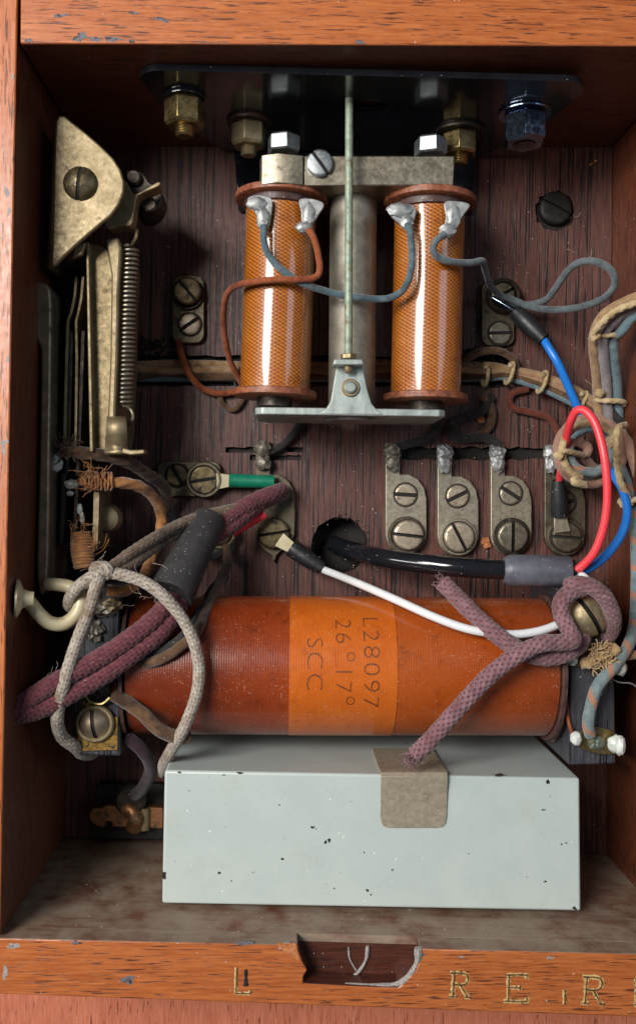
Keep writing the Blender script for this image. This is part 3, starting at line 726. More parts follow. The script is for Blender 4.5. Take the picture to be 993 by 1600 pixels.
# ------------------------------------------------------------------ induction coil
ic = thing('induction_coil', 'large horizontal coil wound in varnished orange-red cotton with black wooden ends', 'coil', at(540, 1040, 0))
HA = 25.0
cl, cr = at(192, 1037, HA + 20), at(879, 1041, HA + 20); cl.z = cr.z = HA; cl.y = at(192, 1037, HA).y; cr.y = at(879, 1041, HA).y
axis = (cr - cl).normalized(); Lc = (cr - cl).length; RC = 20.2
_, cv, _ = basis(axis)
m = M(); lathe(m, [(RC - .6, 0), (RC, .6)] + [(RC, Lc * i / 24) for i in range(1, 24)] + [(RC, Lc - .8), (RC - .8, Lc - .1)], cl, axis, 96)
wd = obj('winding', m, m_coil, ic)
def along(px): return (at(px, 1040, HA + RC).x - cl.x) / axis.x
b0, b1 = along(452), along(621)
m = M(); lathe(m, [(RC + .02, b0), (RC + .14, b0 + .02)] + [(RC + .14, b0 + (b1 - b0) * i / 6) for i in range(1, 6)] + [(RC + .14, b1 - .02), (RC + .02, b1)], cl, axis, 96)
band = obj('paper_band', m, m_band, ic)
# printed lettering wrapped round the band, reading downwards
uu = Vector((0, 0, 1)); uu = (uu - axis * uu.dot(axis)).normalized(); dn = axis.cross(uu); dn = -dn if dn.y > 0 else dn
def print_text(body, px, py0, length, cap, sq=1.0):
    cu = bpy.data.curves.new('lettering', 'FONT'); cu.body = body; cu.size = 1; cu.offset = -0.02; cu.space_character = 1.12
    cu.resolution_u = 4
    to = bpy.data.objects.new('lettering', cu); COL.objects.link(to)
    bpy.context.view_layer.update()
    me = to.evaluated_get(bpy.context.evaluated_depsgraph_get()).to_mesh()
    vs = [v.co.copy() for v in me.vertices]; fs = [tuple(p.vertices) for p in me.polygons]
    bpy.data.objects.remove(to)
    w = max(v.x for v in vs); x0_ = min(v.x for v in vs); ht = max(v.y for v in vs)
    a = along(px); y0 = at(px, py0, HA + RC * .8).y
    R_ = RC + .2
    s0 = -math.asin(max(-1, min(1, (y0 - (cl + axis * a).y) / R_))) * R_
    out = []
    for v in vs:
        s_ = s0 + (v.x - x0_) / (w - x0_) * length; aa = a + v.y / ht * cap
        th = s_ / R_
        out.append(cl + axis * aa + (uu * math.cos(th) + dn * math.sin(th)) * R_)
    m = M(); m.add(out, fs); return obj('lettering', m, m_ink, band)
print_text('L28097', 568, 968, 26.5, 4.4)
print_text('26', 524, 970, 7.6, 4.4); print_text('o', 541, 1016, 2.6, 2.4); print_text('17', 524, 1044, 6.0, 4.4); print_text('o', 541, 1084, 2.6, 2.4)
print_text('SCC', 479, 996, 14.4, 4.4)
# end flanges and black cheeks
for a, sgn in ((0.0, -1), (Lc, 1)):
    m = M(); lathe(m, [(RC + .9, a - .4), (RC + 1.3, a), (RC + 1.3, a + 1.0 * sgn), (RC + .6, a + 1.2 * sgn)], cl, axis, 72)
    obj('end_flange', m, m_fl_dark, ic)
HK = 41.0
rc_pts = [(889, 925), (956, 919), (962, 1194), (888, 1196)]
m = M(); slab(m, rc_pts, .2, HK); chk_r = obj('wooden_end', m, m_ebon, ic, bevel=.6)
lc_pts = [(112, 920), (186, 918), (188, 1182), (116, 1180)]
m = M(); slab(m, lc_pts, .2, HK); chk_l = obj('wooden_end', m, m_ebon, ic, bevel=.6)
# right end: big tilted screw, two solder tags with white blobs
m = M(); ax = Vector((.0, .04, 1)).normalized(); screwhead(m, at(911, 961, HK), 32 * k(HK + 6), 5.4, -57, 2.2, sw=.62, sd=2.2, axis=tuple(ax), hint=(1, 0, 0)); obj('terminal_screw', m, m_brass, ic, ang=28, mats=[m_grime_shade], mi=[1 if i in set(m.slot) else 0 for i in range(len(m.f))])
def tagplate(pts, h, name='solder_tag', mat=m_brass_b, parent=None):
    m = M(); slab(m, smoothpoly(pts, 5), h - .9, h); return obj(name, m, mat, parent or ic, bevel=.1)
tagplate([(898, 1148), (925, 1136), (955, 1142), (975, 1160), (960, 1178), (925, 1176), (900, 1164)], HK + 1.6)
tagplate([(876, 1030), (900, 1022), (920, 1010), (945, 1014), (968, 1032), (972, 1050), (945, 1052), (915, 1042), (890, 1040)], HK + 1.6)
for i, (x, y, hh, r, sc) in enumerate(((899, 1154, 2.4, 1.75, (.95, 1.1, .9)), (961, 1163, 3.2, 2.2, (1.1, 1.15, .9)), (968, 1165, 5.2, 1.9, (.8, 1.45, .9)), (894, 1031, 2.6, 1.45, (1, 1.05, .9)), (968, 1044, 2.6, 2.0, (1, 1.1, .7)))):
    m = M(); blob(m, at(x, y, HK + hh), r, sc, .22, i + 20, 3, 1.3); obj('white_blob', m, m_wax, ic)
m = M(); blob(m, at(930, 1160, HK + 2), 2.3, (1, .9, .6), .5, 77, 3, 2.2); obj('solder_joint', m, mk('green_corroded_solder', lin(70, 96, 96), lin(140, 128, 92), .8, (.4, .7), .4, .5, 1.5), ic)
m = M(); tube(m, path(pp([(880, 1060, 40), (884, 1095, 41), (888, 1130, 42), (896, 1152, 43)]), .6), .5, 8); obj('lead_wire', m, m_copper, ic)
m = M()
tube(m, path(pp([(884, 1065, 37), (886, 1100, 38), (878, 1135, 36), (862, 1158, 32)]), .6), .7, 8); obj('lead_wire', m, m_fl_dark, ic)
# left end: ochre plate, domed screw, solder junk
m = M(); slab(m, [(118, 1122), (184, 1120), (184, 1172), (120, 1174)], HK - .1, HK + .7); obj('ochre_plate', m, m_ochre, ic, bevel=.1)
m = M(); ring(m, at(149, 1129, HK + .7), 23 * k(HK), 30 * k(HK), 1.5); obj('washer', m, m_brass, ic)
screw(149, 1129, HK + .8, 24, 98, ic, m_bronze, hgt=1.0, dome=2.6, name='terminal_screw', swpx=3.0)
for i, (x, y, hh, r, sc, mt) in enumerate(((115, 1086, 3, 1.7, (1, 1, .8), m_brass_b), (142, 1100, 2.4, 1.5, (1.6, .7, .8), m_brass_b), (150, 1112, 2.0, 1.3, (1.2, 1.2, .7), m_brass_b), (180, 1078, 3, 1.5, (.7, 1.3, .8), m_coppr),
        (148, 1070, 3.4, 3.2, (1.2, 1, .8), m_iron), (158, 950, 1.5, 3.0, (1.5, .8, .8), m_solder_d), (150, 985, 1.0, 2.6, (.9, 1.2, .8), m_solder_d), (175, 945, 2, 2.4, (1.2, .8, .8), m_brass), (140, 930, 2, 2.0, (1, 1.2, .8), m_solder_d))):
    m = M(); blob(m, at(x, y, HK + hh - 1), r, sc, .6, i + 40, 3, 2.0); obj('solder_lump', m, mt, ic)
m = M(); tube(m, path(pp([(112, 1088, HK + 2), (128, 1080, HK + 3), (140, 1095, HK + 3), (158, 1100, HK + 3), (172, 1090, HK + 3)]), .5), .4, 6); obj('lead_wire', m, m_brass_b, ic)

# ------------------------------------------------------------------ bell movement under the black plate
YP = at(560, 118, 55).y
bmv = thing('bell_movement', 'twin-coil telephone bell movement on a black lacquered plate at the top', 'bell movement', at(560, 260, 0))
# mounting plate, outline in (x, h)
pl = [(-37.5, 55), (75, 55)] 
def arc2(cx, cy, r, a0, a1, n=8): return [(cx + r * math.cos(math.radians(a0 + (a1 - a0) * i / n)), cy + r * math.sin(math.radians(a0 + (a1 - a0) * i / n))) for i in range(n + 1)]
XL, XRp = at(217, 118, 52).x, at(914, 122, 50).x
outline = arc2(XL + 6, 49, 6, 180, 90) + arc2(XRp - 7, 48, 7, 90, 0) + [(XRp - 4, 30), (XRp - 14, 8), (XRp - 19, .6), (XL + 20, .6), (XL + 13, 12), (XL + 4, 32)]
hc = at(577, 163, 37)
bm = bmesh.new()
def lp(pts, y):
    vs = [bm.verts.new((x, y, z)) for x, z in pts]; return [bm.edges.new((vs[i], vs[(i + 1) % len(vs)])) for i in range(len(vs))]
HOLE = [(hc.x + 5.6 * math.cos(a), 36.5 + 4.6 * math.sin(a)) for a in (2 * math.pi * i / 28 for i in range(28))]
plate = M()
for y in (YP, YP + 1.7):
    bm = bmesh.new(); e = lp(outline, y) + lp(HOLE, y); bmesh.ops.triangle_fill(bm, edges=e, use_beauty=True); bm.verts.index_update()
    plate.add([v.co.copy() for v in bm.verts], [tuple(v.index for v in f.verts) for f in bm.faces]); bm.free()
for lst in (outline, HOLE):
    n = len(lst); plate.add([Vector((x, YP, z)) for x, z in lst] + [Vector((x, YP + 1.7, z)) for x, z in lst], [(i, (i + 1) % n, n + (i + 1) % n, n + i) for i in range(n)])
o = obj('mounting_plate', plate, m_japan, bmv, smooth=False)
wm = o.modifiers.new('weld', 'WELD'); wm.merge_threshold = 1e-6
bv = o.modifiers.new('bevel', 'BEVEL'); bv.width = .35 * S; bv.segments = 2; bv.limit_method = 'ANGLE'; bv.angle_limit = math.radians(50)
m = M(); slab(m, [(366, 236), (742, 240), (738, 330), (372, 328)], .1, 3.0); obj('bracket_leg', m, m_japan, bmv, bevel=.4)
def nut(name, c, rc, hgt, axis, mat, rot=0.0, bore=0.0, parent=None):
    """hexagon with chamfered ends"""
    m = M(); u, v, w = basis(axis, (0, 0, 1) if abs(axis[1]) > .5 else (0, 1, 0)); vs = []; fs = []
    lv = [(.86, 0), (1, .10 * hgt), (1, .88 * hgt), (.86, hgt)]
    for f, z in lv:
        for i in range(6):
            a = rot + math.pi / 3 * i; vs.append(Vector(c) + w * z + (u * math.cos(a) + v * math.sin(a)) * rc * f)
    for j in range(3):
        for i in range(6): fs.append((j * 6 + i, j * 6 + (i + 1) % 6, j * 6 + 6 + (i + 1) % 6, j * 6 + 6 + i))
    fs += [tuple(range(6)), tuple(range(18, 24))]
    m.add(vs, fs); return obj(name, m, mat, parent or bmv, ang=20, bevel=.15)
def boltset(px, h, rc, hgt, mat, rot, washer=0.0, stud=2.6, studr=.45, wmat=None, stack=0.0, sm=None):
    c = Vector((at(px, 180, h + 4).x, YP, h)); d = Vector((0, -1, 0)); y = 0.0
    if stack: nut('hex_nut', c, rc * .92, stack, d, mat, rot); y = stack
    if washer:
        m = M(); lathe(m, [(rc * .4, y), (washer, y), (washer + .15, y + .5), (washer, y + 1.0), (rc * .4, y + 1.0)], c, d, 40); obj('washer', m, wmat or m_iron, bmv); y += 1.0
    nut('hex_nut', c + d * y, rc, hgt, d, mat, rot)
    m = M(); y += hgt; pr = [(rc * studr, y - .4)]
    for i in range(4): pr += [(rc * studr, y + stud * (i + .2) / 4), (rc * studr * .88, y + stud * (i + .7) / 4)]
    pr += [(rc * studr * .8, y + stud)]
    lathe(m, pr, c, d, 24); obj('threaded_stud', m, sm or mat, bmv)
boltset(286, 40, 5.7, 7.4, m_brass_b, .25, washer=5.9, wmat=m_japan)
boltset(388, 25, 5.3, 6.6, m_brass, .2, washer=6.4, wmat=m_fl_dark)
boltset(722, 22, 5.5, 6.6, m_brass_b, .2, washer=7.2, wmat=m_iron)
boltset(825, 36, 6.4, 8.4, m_chrome, .2, washer=7.4, wmat=m_chrome, stud=.3, studr=.5, sm=m_japan)
# yoke
m = M(); slab(m, [(474, 243), (710, 243), (708, 290), (474, 290)], 10, 36); obj('yoke_bar', m, m_nickel, bmv, bevel=.4)
m = M(); a, b = at(405, 239, 38), at(473, 287, 38)
prism(m, [Vector((a.x, b.y, 33)), Vector((a.x + .6, b.y, 36.5)), Vector((at(436, 0, 38).x, b.y, 38.4)), Vector((b.x, b.y, 37)), Vector((b.x, b.y, 12)), Vector((a.x, b.y, 12))], (0, a.y - b.y, 0)); obj('yoke_end_block', m, m_nickel, bmv, bevel=.2)
for x, y in ((443, 240), (672, 244)):
    nut('hex_bolt_head', at(x, y, 28) , 4.9, 5.0, (0, 1, 0), m_steel, .2)
screw(499, 257, 36, 21, -53, bmv, m_steel, hgt=1.6, dome=.3, name='yoke_screw', swpx=2.6)
# centre pole
m = M(); a, b = at(552, 288, 22), at(549, 640, 22); lathe(m, [(6.6, 0), (7.0, .5), (7.0, (b - a).length - .5), (6.7, (b - a).length)], a, b - a, 48); obj('centre_pole', m, m_pole, bmv)
# bobbins
def bobbin(t0, t1, wl, wr, tags, seed):
    a, b = at(*t0, 24), at(*t1, 24); L = (b - a).length; ax = b - a
    bo = bpy.data.objects.new('bobbin', None); COL.objects.link(bo); bo.empty_display_size = .005
    bo.parent = bmv; bo.location = a * S - wloc(bmv)
    m = M(); lathe(m, [(10.3, 2.0)] + [(10.35, 2.0 + (L - 4) * i / 20) for i in range(1, 20)] + [(10.3, L - 2.0)], a, ax, 72, hint=(0, 0, -1)); obj('winding', m, m_wind, bo)
    for z, rr in ((0, 13.6), (L - 2.2, 12.4)):
        m = M(); lathe(m, [(rr - .5, z), (rr, z + .3), (rr + .05, z + 1.0), (rr, z + 1.9), (rr - .5, z + 2.2)], a, ax, 72); obj('end_flange', m, m_flange, bo)
    m = M(); lathe(m, [(10.9, 2.1), (11.1, 2.4), (11.0, 4.2), (10.4, 4.6)], a, ax, 64); obj('paper_collar', m, m_fl_dark, bo)
    m = M(); lathe(m, [(5.2, L), (5.2, L + 2.6), (4.8, L + 2.9)], a, ax, 32); obj('core_end', m, m_iron, bo)
    for i, (pts, balls) in enumerate(tags):
        m = M(); slab(m, smoothpoly(pts, 4), 35.2, 36.3)
        tg = obj('solder_tag', m, m_solder, bo, bevel=.25)
        for j, (x, y, r, sc) in enumerate(balls):
            m = M(); blob(m, at(x, y, 36.4), r * k(36), sc, .25, seed + i * 5 + j, 3, 1.4); obj('solder_drop', m, m_solder, tg)
bobbin((440, 306), (429, 622), 0, 0, [([(386, 312), (400, 304), (424, 310), (424, 335), (418, 358), (405, 352), (398, 330)], [(411, 342, 11, (.95, 1.7, .5)), (400, 318, 13, (1.2, .8, .35))]),
                                     ([(467, 312), (486, 310), (506, 318), (498, 335), (485, 352), (472, 350), (470, 330)], [(475, 356, 12, (1.1, .8, .6)), (482, 334, 10, (.9, 1.8, .4))])], 3)
bobbin((671, 311), (664, 628), 0, 0, [([(606, 322), (628, 318), (648, 322), (648, 340), (636, 358), (622, 348), (610, 336)], [(635, 347, 11, (.9, 1.1, .5)), (624, 328, 15, (1.3, .75, .35))]),
                                     ([(694, 316), (715, 314), (734, 320), (722, 338), (708, 362), (690, 368), (696, 340)], [(699, 360, 12, (1.1, .9, .5)), (708, 338, 10, (1, 1.9, .4))])], 50)
# armature, tongue and clapper rod
HT = 42.0
ya = at(545, 649, HT).y; 
m = M(); a, b = at(398, 645, HT), at(697, 645, HT)
prism(m, [Vector((p.x, p.y, z)) for p, z in ((a, HT - 1.5), (a, 16), (b, 16), (b, HT - 1.5))], (0, 2.0, 0))
for p in m.v[4:]: pass
m2 = M()
prism(m2, [Vector((x, ya, z)) for x, z in [(a.x + 2, HT - .2)] + [(b.x - 2, HT - .2), (b.x, HT - 2), (b.x, 18), (b.x - 3, 14), (a.x + 3, 14), (a.x, 18), (a.x, HT - 2)]], (0, 2.0, 0))
obj('armature_bar', m2, m_galv, bmv, bevel=.3)
tong = [(497, 647), (508, 640), (516, 628), (520, 604), (524, 580), (528, 568), (540, 562), (552, 562), (564, 568), (568, 580), (573, 606), (580, 630), (590, 642), (600, 648)]
m = M(); slab(m, tong, HT - 1.6, HT); obj('clapper_tongue', m, m_galv, bmv, bevel=.3)
m = M(); slab(m, [(522, 561), (566, 561), (568, 570), (520, 570)], HT - 1.6, HT + 5); obj('tongue_lip', m, m_galv, bmv, bevel=.3)
m = M(); ring(m, at(547, 606, HT), 9 * k(HT), 14 * k(HT), .7); obj('washer', m, m_brass, bmv)
m = M(); lathe(m, [(1.7, 0), (1.7, 1.2), (1.2, 1.7)], at(547, 606, HT), (0, 0, 1), 24); obj('rivet', m, m_galv, bmv)
nut('lock_nut', at(544, 562, HT + 2.2), 2.3, 1.6, (0, 1, 0), m_brass, .2)
m = M(); lathe(m, [(1.3, 0), (1.3, 1.6), (.9, 2.2)], at(544, 570, HT + 2.2), (0, -1, 0), 20); obj('rod_end', m, m_brass, bmv)
m = M(); lathe(m, [(3, 0), (7.6, 0), (7.8, .3), (7.4, .8), (3, .8)], Vector((at(547, 650, 30).x, ya, 31)), (0, -1, 0), 40); obj('pivot_washer', m, m_steel, bmv)
m = M(); a, b = at(544, 562, HT + 2.2), at(545, 150, 41); b = Vector((b.x, YP + 6, 41)); tube(m, path([a, a.lerp(b, .5), b], 1.5), lambda s: 1.12, 14, wob=.05); obj('clapper_rod', m, m_verd, bmv)

# ------------------------------------------------------------------ hook switch on the left
hs = thing('hook_switch', 'brass switch-hook with triangular cover plate, contact blades and coil spring', 'switch', at(130, 560, 0))
HP = 47.0
tri = [(92, 180), (101, 181), (112, 190), (135, 208), (160, 230), (176, 246), (188, 264), (194, 284), (193, 300), (186, 320), (174, 336), (150, 356), (120, 382), (100, 401), (88, 414), (82, 417), (80, 408), (82, 380), (84, 300), (86, 220), (88, 190)]
m = M(); slab(m, tri, HP - 1.6, HP); cov = obj('cover_plate', m, m_brass, hs, bevel=.5, seg=3)
m = M(); a = [at(x, y, HP - .4) for x, y in ((90, 186), (80, 412))]
m.add([a[0], a[1], a[1] + Vector((-2.2, 0, -4)), a[0] + Vector((-2.2, 0, -4)), a[0] + Vector((-2.2, 0, -22)), a[1] + Vector((-2.2, 0, -22))], [(0, 1, 2, 3), (3, 2, 5, 4)])
o = obj('side_flange', m, m_brass, hs); sm_ = o.modifiers.new('s', 'SOLIDIFY'); sm_.thickness = 1.2 * S
screw(126, 287, HP, 26.5, 83, hs, m_head_d, hgt=.7, dome=2.0, name='cover_screw', swpx=2.8)
# lever arm behind the cover
m = M(); slab(m, smoothpoly([(170, 290), (196, 282), (210, 303), (246, 284), (248, 291), (216, 306), (210, 330), (205, 352), (188, 352), (164, 354)], 3), 34, 40); obj('lever_arm', m, m_brass, hs, bevel=.5)
m = M(); slab(m, smoothpoly([(196, 268), (222, 270), (234, 284), (244, 290), (254, 304), (248, 326), (230, 338), (212, 330), (206, 306)], 3), 22, 32); obj('lever_cheek', m, m_iron, hs, bevel=.5)
for x, y, r, hh in ((212, 284, 12, 30), (236, 326, 12, 31)):
    m = M(); lathe(m, [(r * k(34), 0), (r * k(34), 3.4), (r * k(34) - .5, 4)], at(x, y, hh), (0, 0, 1), 28); obj('pivot_boss', m, m_iron, hs)
m = M(); slab(m, [(118, 384), (134, 378), (128, 398), (112, 404)], HP - 5, HP - 3.4); obj('cover_lip', m, m_brass, hs, bevel=.3)
# long frame: front edge strip and deep L face
m = M(); slab(m, [(134, 378), (139, 378), (146, 706), (140, 706)], 10, 41); obj('frame_edge', m, m_brass, hs, bevel=.25)
m = M(); slab(m, [(139, 378), (164, 384), (176, 400), (182, 420), (180, 520), (176, 640), (174, 706), (147, 706)], 6, 37.4); obj('frame_channel', m, mk('shaded_channel_brass', lin(112, 98, 72), lin(150, 134, 102), .25, (.4, .6), .85, .15, 2, stain=lin(62, 50, 34), stain_t=(.55, .72)), hs, bevel=.5)  # brass darkened in its colour to stand for shade inside the channel
m = M(); slab(m, [(164, 372), (185, 370), (190, 388), (186, 450), (184, 560), (180, 660), (174, 700), (166, 700), (172, 560), (174, 430)], 6, 38.6); obj('frame_rib', m, m_brass, hs, bevel=.8, seg=3)
# black insulation behind the blades
m = M(); slab(m, [(78, 420), (134, 402), (140, 720), (140, 900), (76, 905)], 2, 20); obj('insulating_block', m, m_blackiron, hs, bevel=.4)
# contact blades, edge on
def blade(pts, h0, h1, w=4.4, mat=None):
    """thin strip standing on edge: centre line in pixels"""
    m = M(); L = [at(x - w / 2, y, h1) for x, y in pts]; R_ = [at(x + w / 2, y, h1) for x, y in pts]
    n = len(pts); vs = L + R_ + [Vector((p.x, p.y, h0)) for p in L] + [Vector((p.x, p.y, h0)) for p in R_]; fs = []
    for i in range(n - 1):
        fs += [(i, i + 1, n + i + 1, n + i), (2 * n + i, 2 * n + i + 1, 3 * n + i + 1, 3 * n + i), (i, i + 1, 2 * n + i + 1, 2 * n + i), (n + i, n + i + 1, 3 * n + i + 1, 3 * n + i)]
    fs += [(0, n, 3 * n, 2 * n), (n - 1, 2 * n - 1, 4 * n - 1, 3 * n - 1)]
    m.add(vs, fs); return obj('contact_blade', m, mat or m_brass, hs, bevel=.08)
blade([(119, 432), (117, 462), (112, 486), (106, 502), (104, 560), (102, 640), (101, 700)], 22, 37)
blade([(130, 432), (127, 466), (123, 486), (119, 502), (120, 560), (119, 640), (118, 700)], 22, 37)
blade([(112, 518), (110, 600), (107, 700), (105, 740)], 21, 36, 5.4, m_iron)
blade([(130, 517), (127, 600), (123, 700), (121, 740)], 21, 36, 5.8, m_iron)
blade([(100, 740), (98, 800), (96, 852)], 20, 36, 6, m_iron)
blade([(120, 760), (118, 810), (117, 845)], 20, 35, 6, m_iron)
blade([(151, 760), (150, 810), (148, 858)], 20, 37, 9, m_brass)
blade([(156, 855), (172, 853)], 20, 36, 5, m_iron)
# left mounting strip with its rounded head
strip = [(54, 442), (66, 441), (76, 448), (80, 470), (80, 540), (78, 700), (74, 905), (58, 905), (62, 700), (64, 560), (60, 536), (52, 516), (49, 490), (49, 460)]
m = M(); slab(m, smoothpoly(strip, 4), 18, 42); obj('mounting_strip', m, m_bronze, hs, bevel=.6)
# coil spring
a, b = at(204, 386, 34), at(194, 636, 34); L = (b - a).length; ax = (b - a).normalized(); u, v, w = basis(ax); pts = []; T_ = 35
for i in range(T_ * 14 + 1):
    f = i / (T_ * 14); th = 2 * math.pi * T_ * f; pts.append(a + ax * L * f + (u * math.cos(th) + v * math.sin(th)) * 2.2)
m = M(); tube(m, pts, .46, 8); obj('coil_spring', m, m_nickel, hs)
m = M(); c = at(197, 650, 34); tube(m, path([at(195, 634, 35), at(204, 640, 37), at(208, 652, 37), at(202, 662, 36), at(192, 660, 33), at(188, 650, 32)], .4), .45, 8); obj('spring_hook', m, m_nickel, hs)
m = M(); tube(m, path([at(204, 386, 34), at(212, 372, 36), at(214, 358, 36)], .4), .5, 8); obj('spring_hook', m, m_brass, hs)
# S clip below the spring
sec_px = [(650, 36), (651, 40), (657, 42.6), (668, 43.4), (682, 42.4), (694, 40.8), (702, 40.4), (706, 41.6)]
m = M(); vs = []; 
for y, z in sec_px: vs += [at(167 - (y - 650) * .06, y, z), at(197 + (y - 650) * .05, y, z)]
m.add(vs, [(2 * i, 2 * i + 1, 2 * i + 3, 2 * i + 2) for i in range(len(sec_px) - 1)]); o = obj('spring_clip', m, m_brass, hs); sm_ = o.modifiers.new('s', 'SOLIDIFY'); sm_.thickness = 1.0 * S
m = M(); slab(m, [(192, 700), (204, 703), (226, 702), (226, 709), (204, 711), (190, 708)], 36, 41.6); obj('clip_foot', m, m_brass, hs, bevel=.3)
# lower end of the switch: white solder lumps, brass roller
for i, (x, y, hh, r, sc) in enumerate(((89, 722, 37, 12, (.75, 1.2, .7)), (112, 757, 36, 9, (1.2, .8, .7)), (125, 796, 36, 7, (.6, 1.2, .7)), (129, 810, 36, 6, (.5, 1.6, .7)), (110, 771, 36, 5, (1.2, .8, .7)))):
    m = M(); blob(m, at(x, y, hh), r * k(hh), sc, .35, i + 70, 3, 1.7); obj('white_solder', m, m_wax, hs)
m = M(); lathe(m, [(0.01, 4), (2.2, 3.8), (3.6, 3.0), (4.3, 1.5), (4.4, 0)], at(168, 810, 28), (0, 0, 1), 36); obj('roller', m, m_brass, hs)
for i, (x, y) in enumerate(((80, 755), (79, 791), (140, 700))):
    m = M(); lathe(m, [(.9, 0), (.9, .8), (.5, 1.1)], at(x, y, 20), (0, 0, 1), 14); obj('rivet', m, m_steel, hs)

# ------------------------------------------------------------------ terminals on the back board
def terminal(label, plate_pts, mat, group=None, h=2.4, name='terminal'):
    cx = sum(p[0] for p in plate_pts) / len(plate_pts); cy = sum(p[1] for p in plate_pts) / len(plate_pts)
    t_ = thing(name, label, 'terminal', at(cx, cy, 0), group)
    m = M(); slab(m, plate_pts, .05, h); obj('plate', m, mat, t_, bevel=.25); return t_
G = 'lower right screw terminals'
labs = ['leftmost lower right screw terminal, clean pale plate with horizontal top slot', 'second lower right screw terminal, pale plate beside the orange wood chip',
        'third lower right screw terminal, whitish corroded top and vertical lower slot', 'rightmost lower right screw terminal, dark-sleeved lug under its lower screw']
for i, x0_ in enumerate((602, 683, 766, 850)):
    dy = (0, 3, 2, 3)[i]; X = x0_
    body = [(X, 692 + dy), (X + 22, 692 + dy), (X + 22, 741 + dy), (X + 36, 741 + dy), (X + 50, 748 + dy), (X + 60, 762 + dy), (X + 64, 780 + dy), (X + 64, 832 + dy)]
    body += [(X + 32 + 32 * math.cos(math.radians(a)), 834 + dy + 32 * math.sin(math.radians(a))) for a in range(10, 180, 17)] + [(X, 834 + dy)]
    t_ = terminal(labs[i], body, [m_term_l, m_term_l, m_term_l, m_nickel_d][i], G)
    up_a, lo_a = ((-3, 27, -32, 10)[i], (-6, -62, 90, -4)[i])
    screw(X + 31, (773, 775, 771, 785)[i], 2.2, 17.5, up_a, t_, [m_head_l, m_head_l, m_term_l, m_nickel_d][i], hgt=.8, name='small_screw', swpx=3.2, gap=2.2)
    m = M(); ring(m, at(X + 32, 836 + dy, 2.4), 24 * k(3), 29.5 * k(3), .9); obj('washer', m, [m_nickel_d, m_term_l, m_iron, m_nickel_d][i], t_)
    screw(X + 32 + (i == 0) * 2, 836 + dy, 2.4, 24, lo_a, t_, [m_head_l, m_head_l, m_nickel, m_nickel_d][i], hgt=2.6, dome=.15, name='large_screw', swpx=2.6, gap=1.6, gz=.9)
    for j, (bx, by, r, sc) in enumerate(((11, 706, 12.5, (1, 1.05, .7)), (11, 721, 11, (.95, 1.5, .5)))):
        m = M(); blob(m, at(X + bx, by + dy * .6, 4.0), r * k(4), sc, .4, i * 7 + j + 90, 3, 2.0); obj('solder_lump', m, m_solder if i else m_solder_d, t_)
# centre terminal with the maroon cord
ct = [(400, 690), (422, 690), (422, 741), (436, 741), (450, 750), (459, 766), (461, 800), (460, 836), (452, 852), (438, 862), (432, 868), (428, 880), (424, 868), (412, 860), (400, 846), (397, 828), (398, 780)]
tc_ = terminal('long terminal plate left of the cable hole, maroon cord and black-sleeved lug on it', ct, m_nickel_d)
screw(427, 833, 2.4, 25, 9, tc_, m_head_d, hgt=2.6, dome=.4, name='large_screw', swpx=2.4)
screw(437, 770, 2.2, 15, 40, tc_, m_nickel, hgt=.6, name='small_screw')
for j, (x, y, r, sc) in enumerate(((411, 701, 13, (1, 1, .8)), (411, 723, 12, (1, 1, .6)))):
    m = M(); blob(m, at(x, y, 4), r * k(4), sc, .3, 130 + j, 3, 1.6); obj('solder_lump', m, m_solder_d, tc_)
# left horizontal terminal
th_ = terminal('horizontal two-screw terminal with cream lug and green sleeve at its right end', rrect(246, 721, 345, 776, 12), m_nickel_d)
screw(277, 743, 2.3, 17, -58, th_, m_head_d, hgt=.9, name='small_screw', swpx=3, gap=2.5)
m = M(); ring(m, at(320, 750, 2.4), 23 * k(3), 28 * k(3), 3.4); obj('collar', m, m_nickel_d, th_)
screw(320, 750, 2.6, 23, 10, th_, m_head_d, hgt=2.8, name='large_screw', swpx=2.6, gap=1.5, gz=2.6)
# upper left terminal
tu = terminal('dull two-screw terminal left of the bell coils above the brown wires', rrect(269, 430, 319, 536, 14), m_nickel_d)
m = M(); ring(m, at(294, 460, 2.4), 21 * k(3), 25 * k(3), 1.2); obj('washer', m, m_iron, tu)
screw(294, 457, 2.6, 22, -48, tu, m_head_d, hgt=2.8, dome=.5, name='large_screw', swpx=2.2)
screw(297, 507, 2.4, 17, 35, tu, m_head_l, hgt=1.0, dome=.4, name='small_screw', swpx=3, gap=2)
# upper right terminal
tv = terminal('dark terminal right of the bell coils with a silver wire tip under its ring', rrect(752, 438, 803, 540, 13), m_nickel_d)
m = M(); ring(m, at(784, 464, 2.4), 20 * k(3), 27 * k(3), 3.2); obj('collar', m, m_iron, tv)
screw(783, 462, 2.6, 19, 30, tv, m_nickel_d, hgt=2.2, dome=.3, name='large_screw', swpx=2.2)
screw(780, 521, 2.4, 18, 2, tv, m_nickel, hgt=.9, name='small_screw', swpx=2.6, gap=2)
# half hidden terminal under the black rubber sleeve
tw = terminal('mostly hidden terminal screw just right of the black rubber sleeve', rrect(318, 806, 366, 868, 14), m_nickel_d)
m = M(); ring(m, at(343, 832, 2.4), 20 * k(3), 26 * k(3), 1.6); obj('washer', m, m_brass, tw)
screw(343, 832, 2.6, 20, 60, tw, m_head_d, hgt=2.2, dome=.3, name='large_screw')
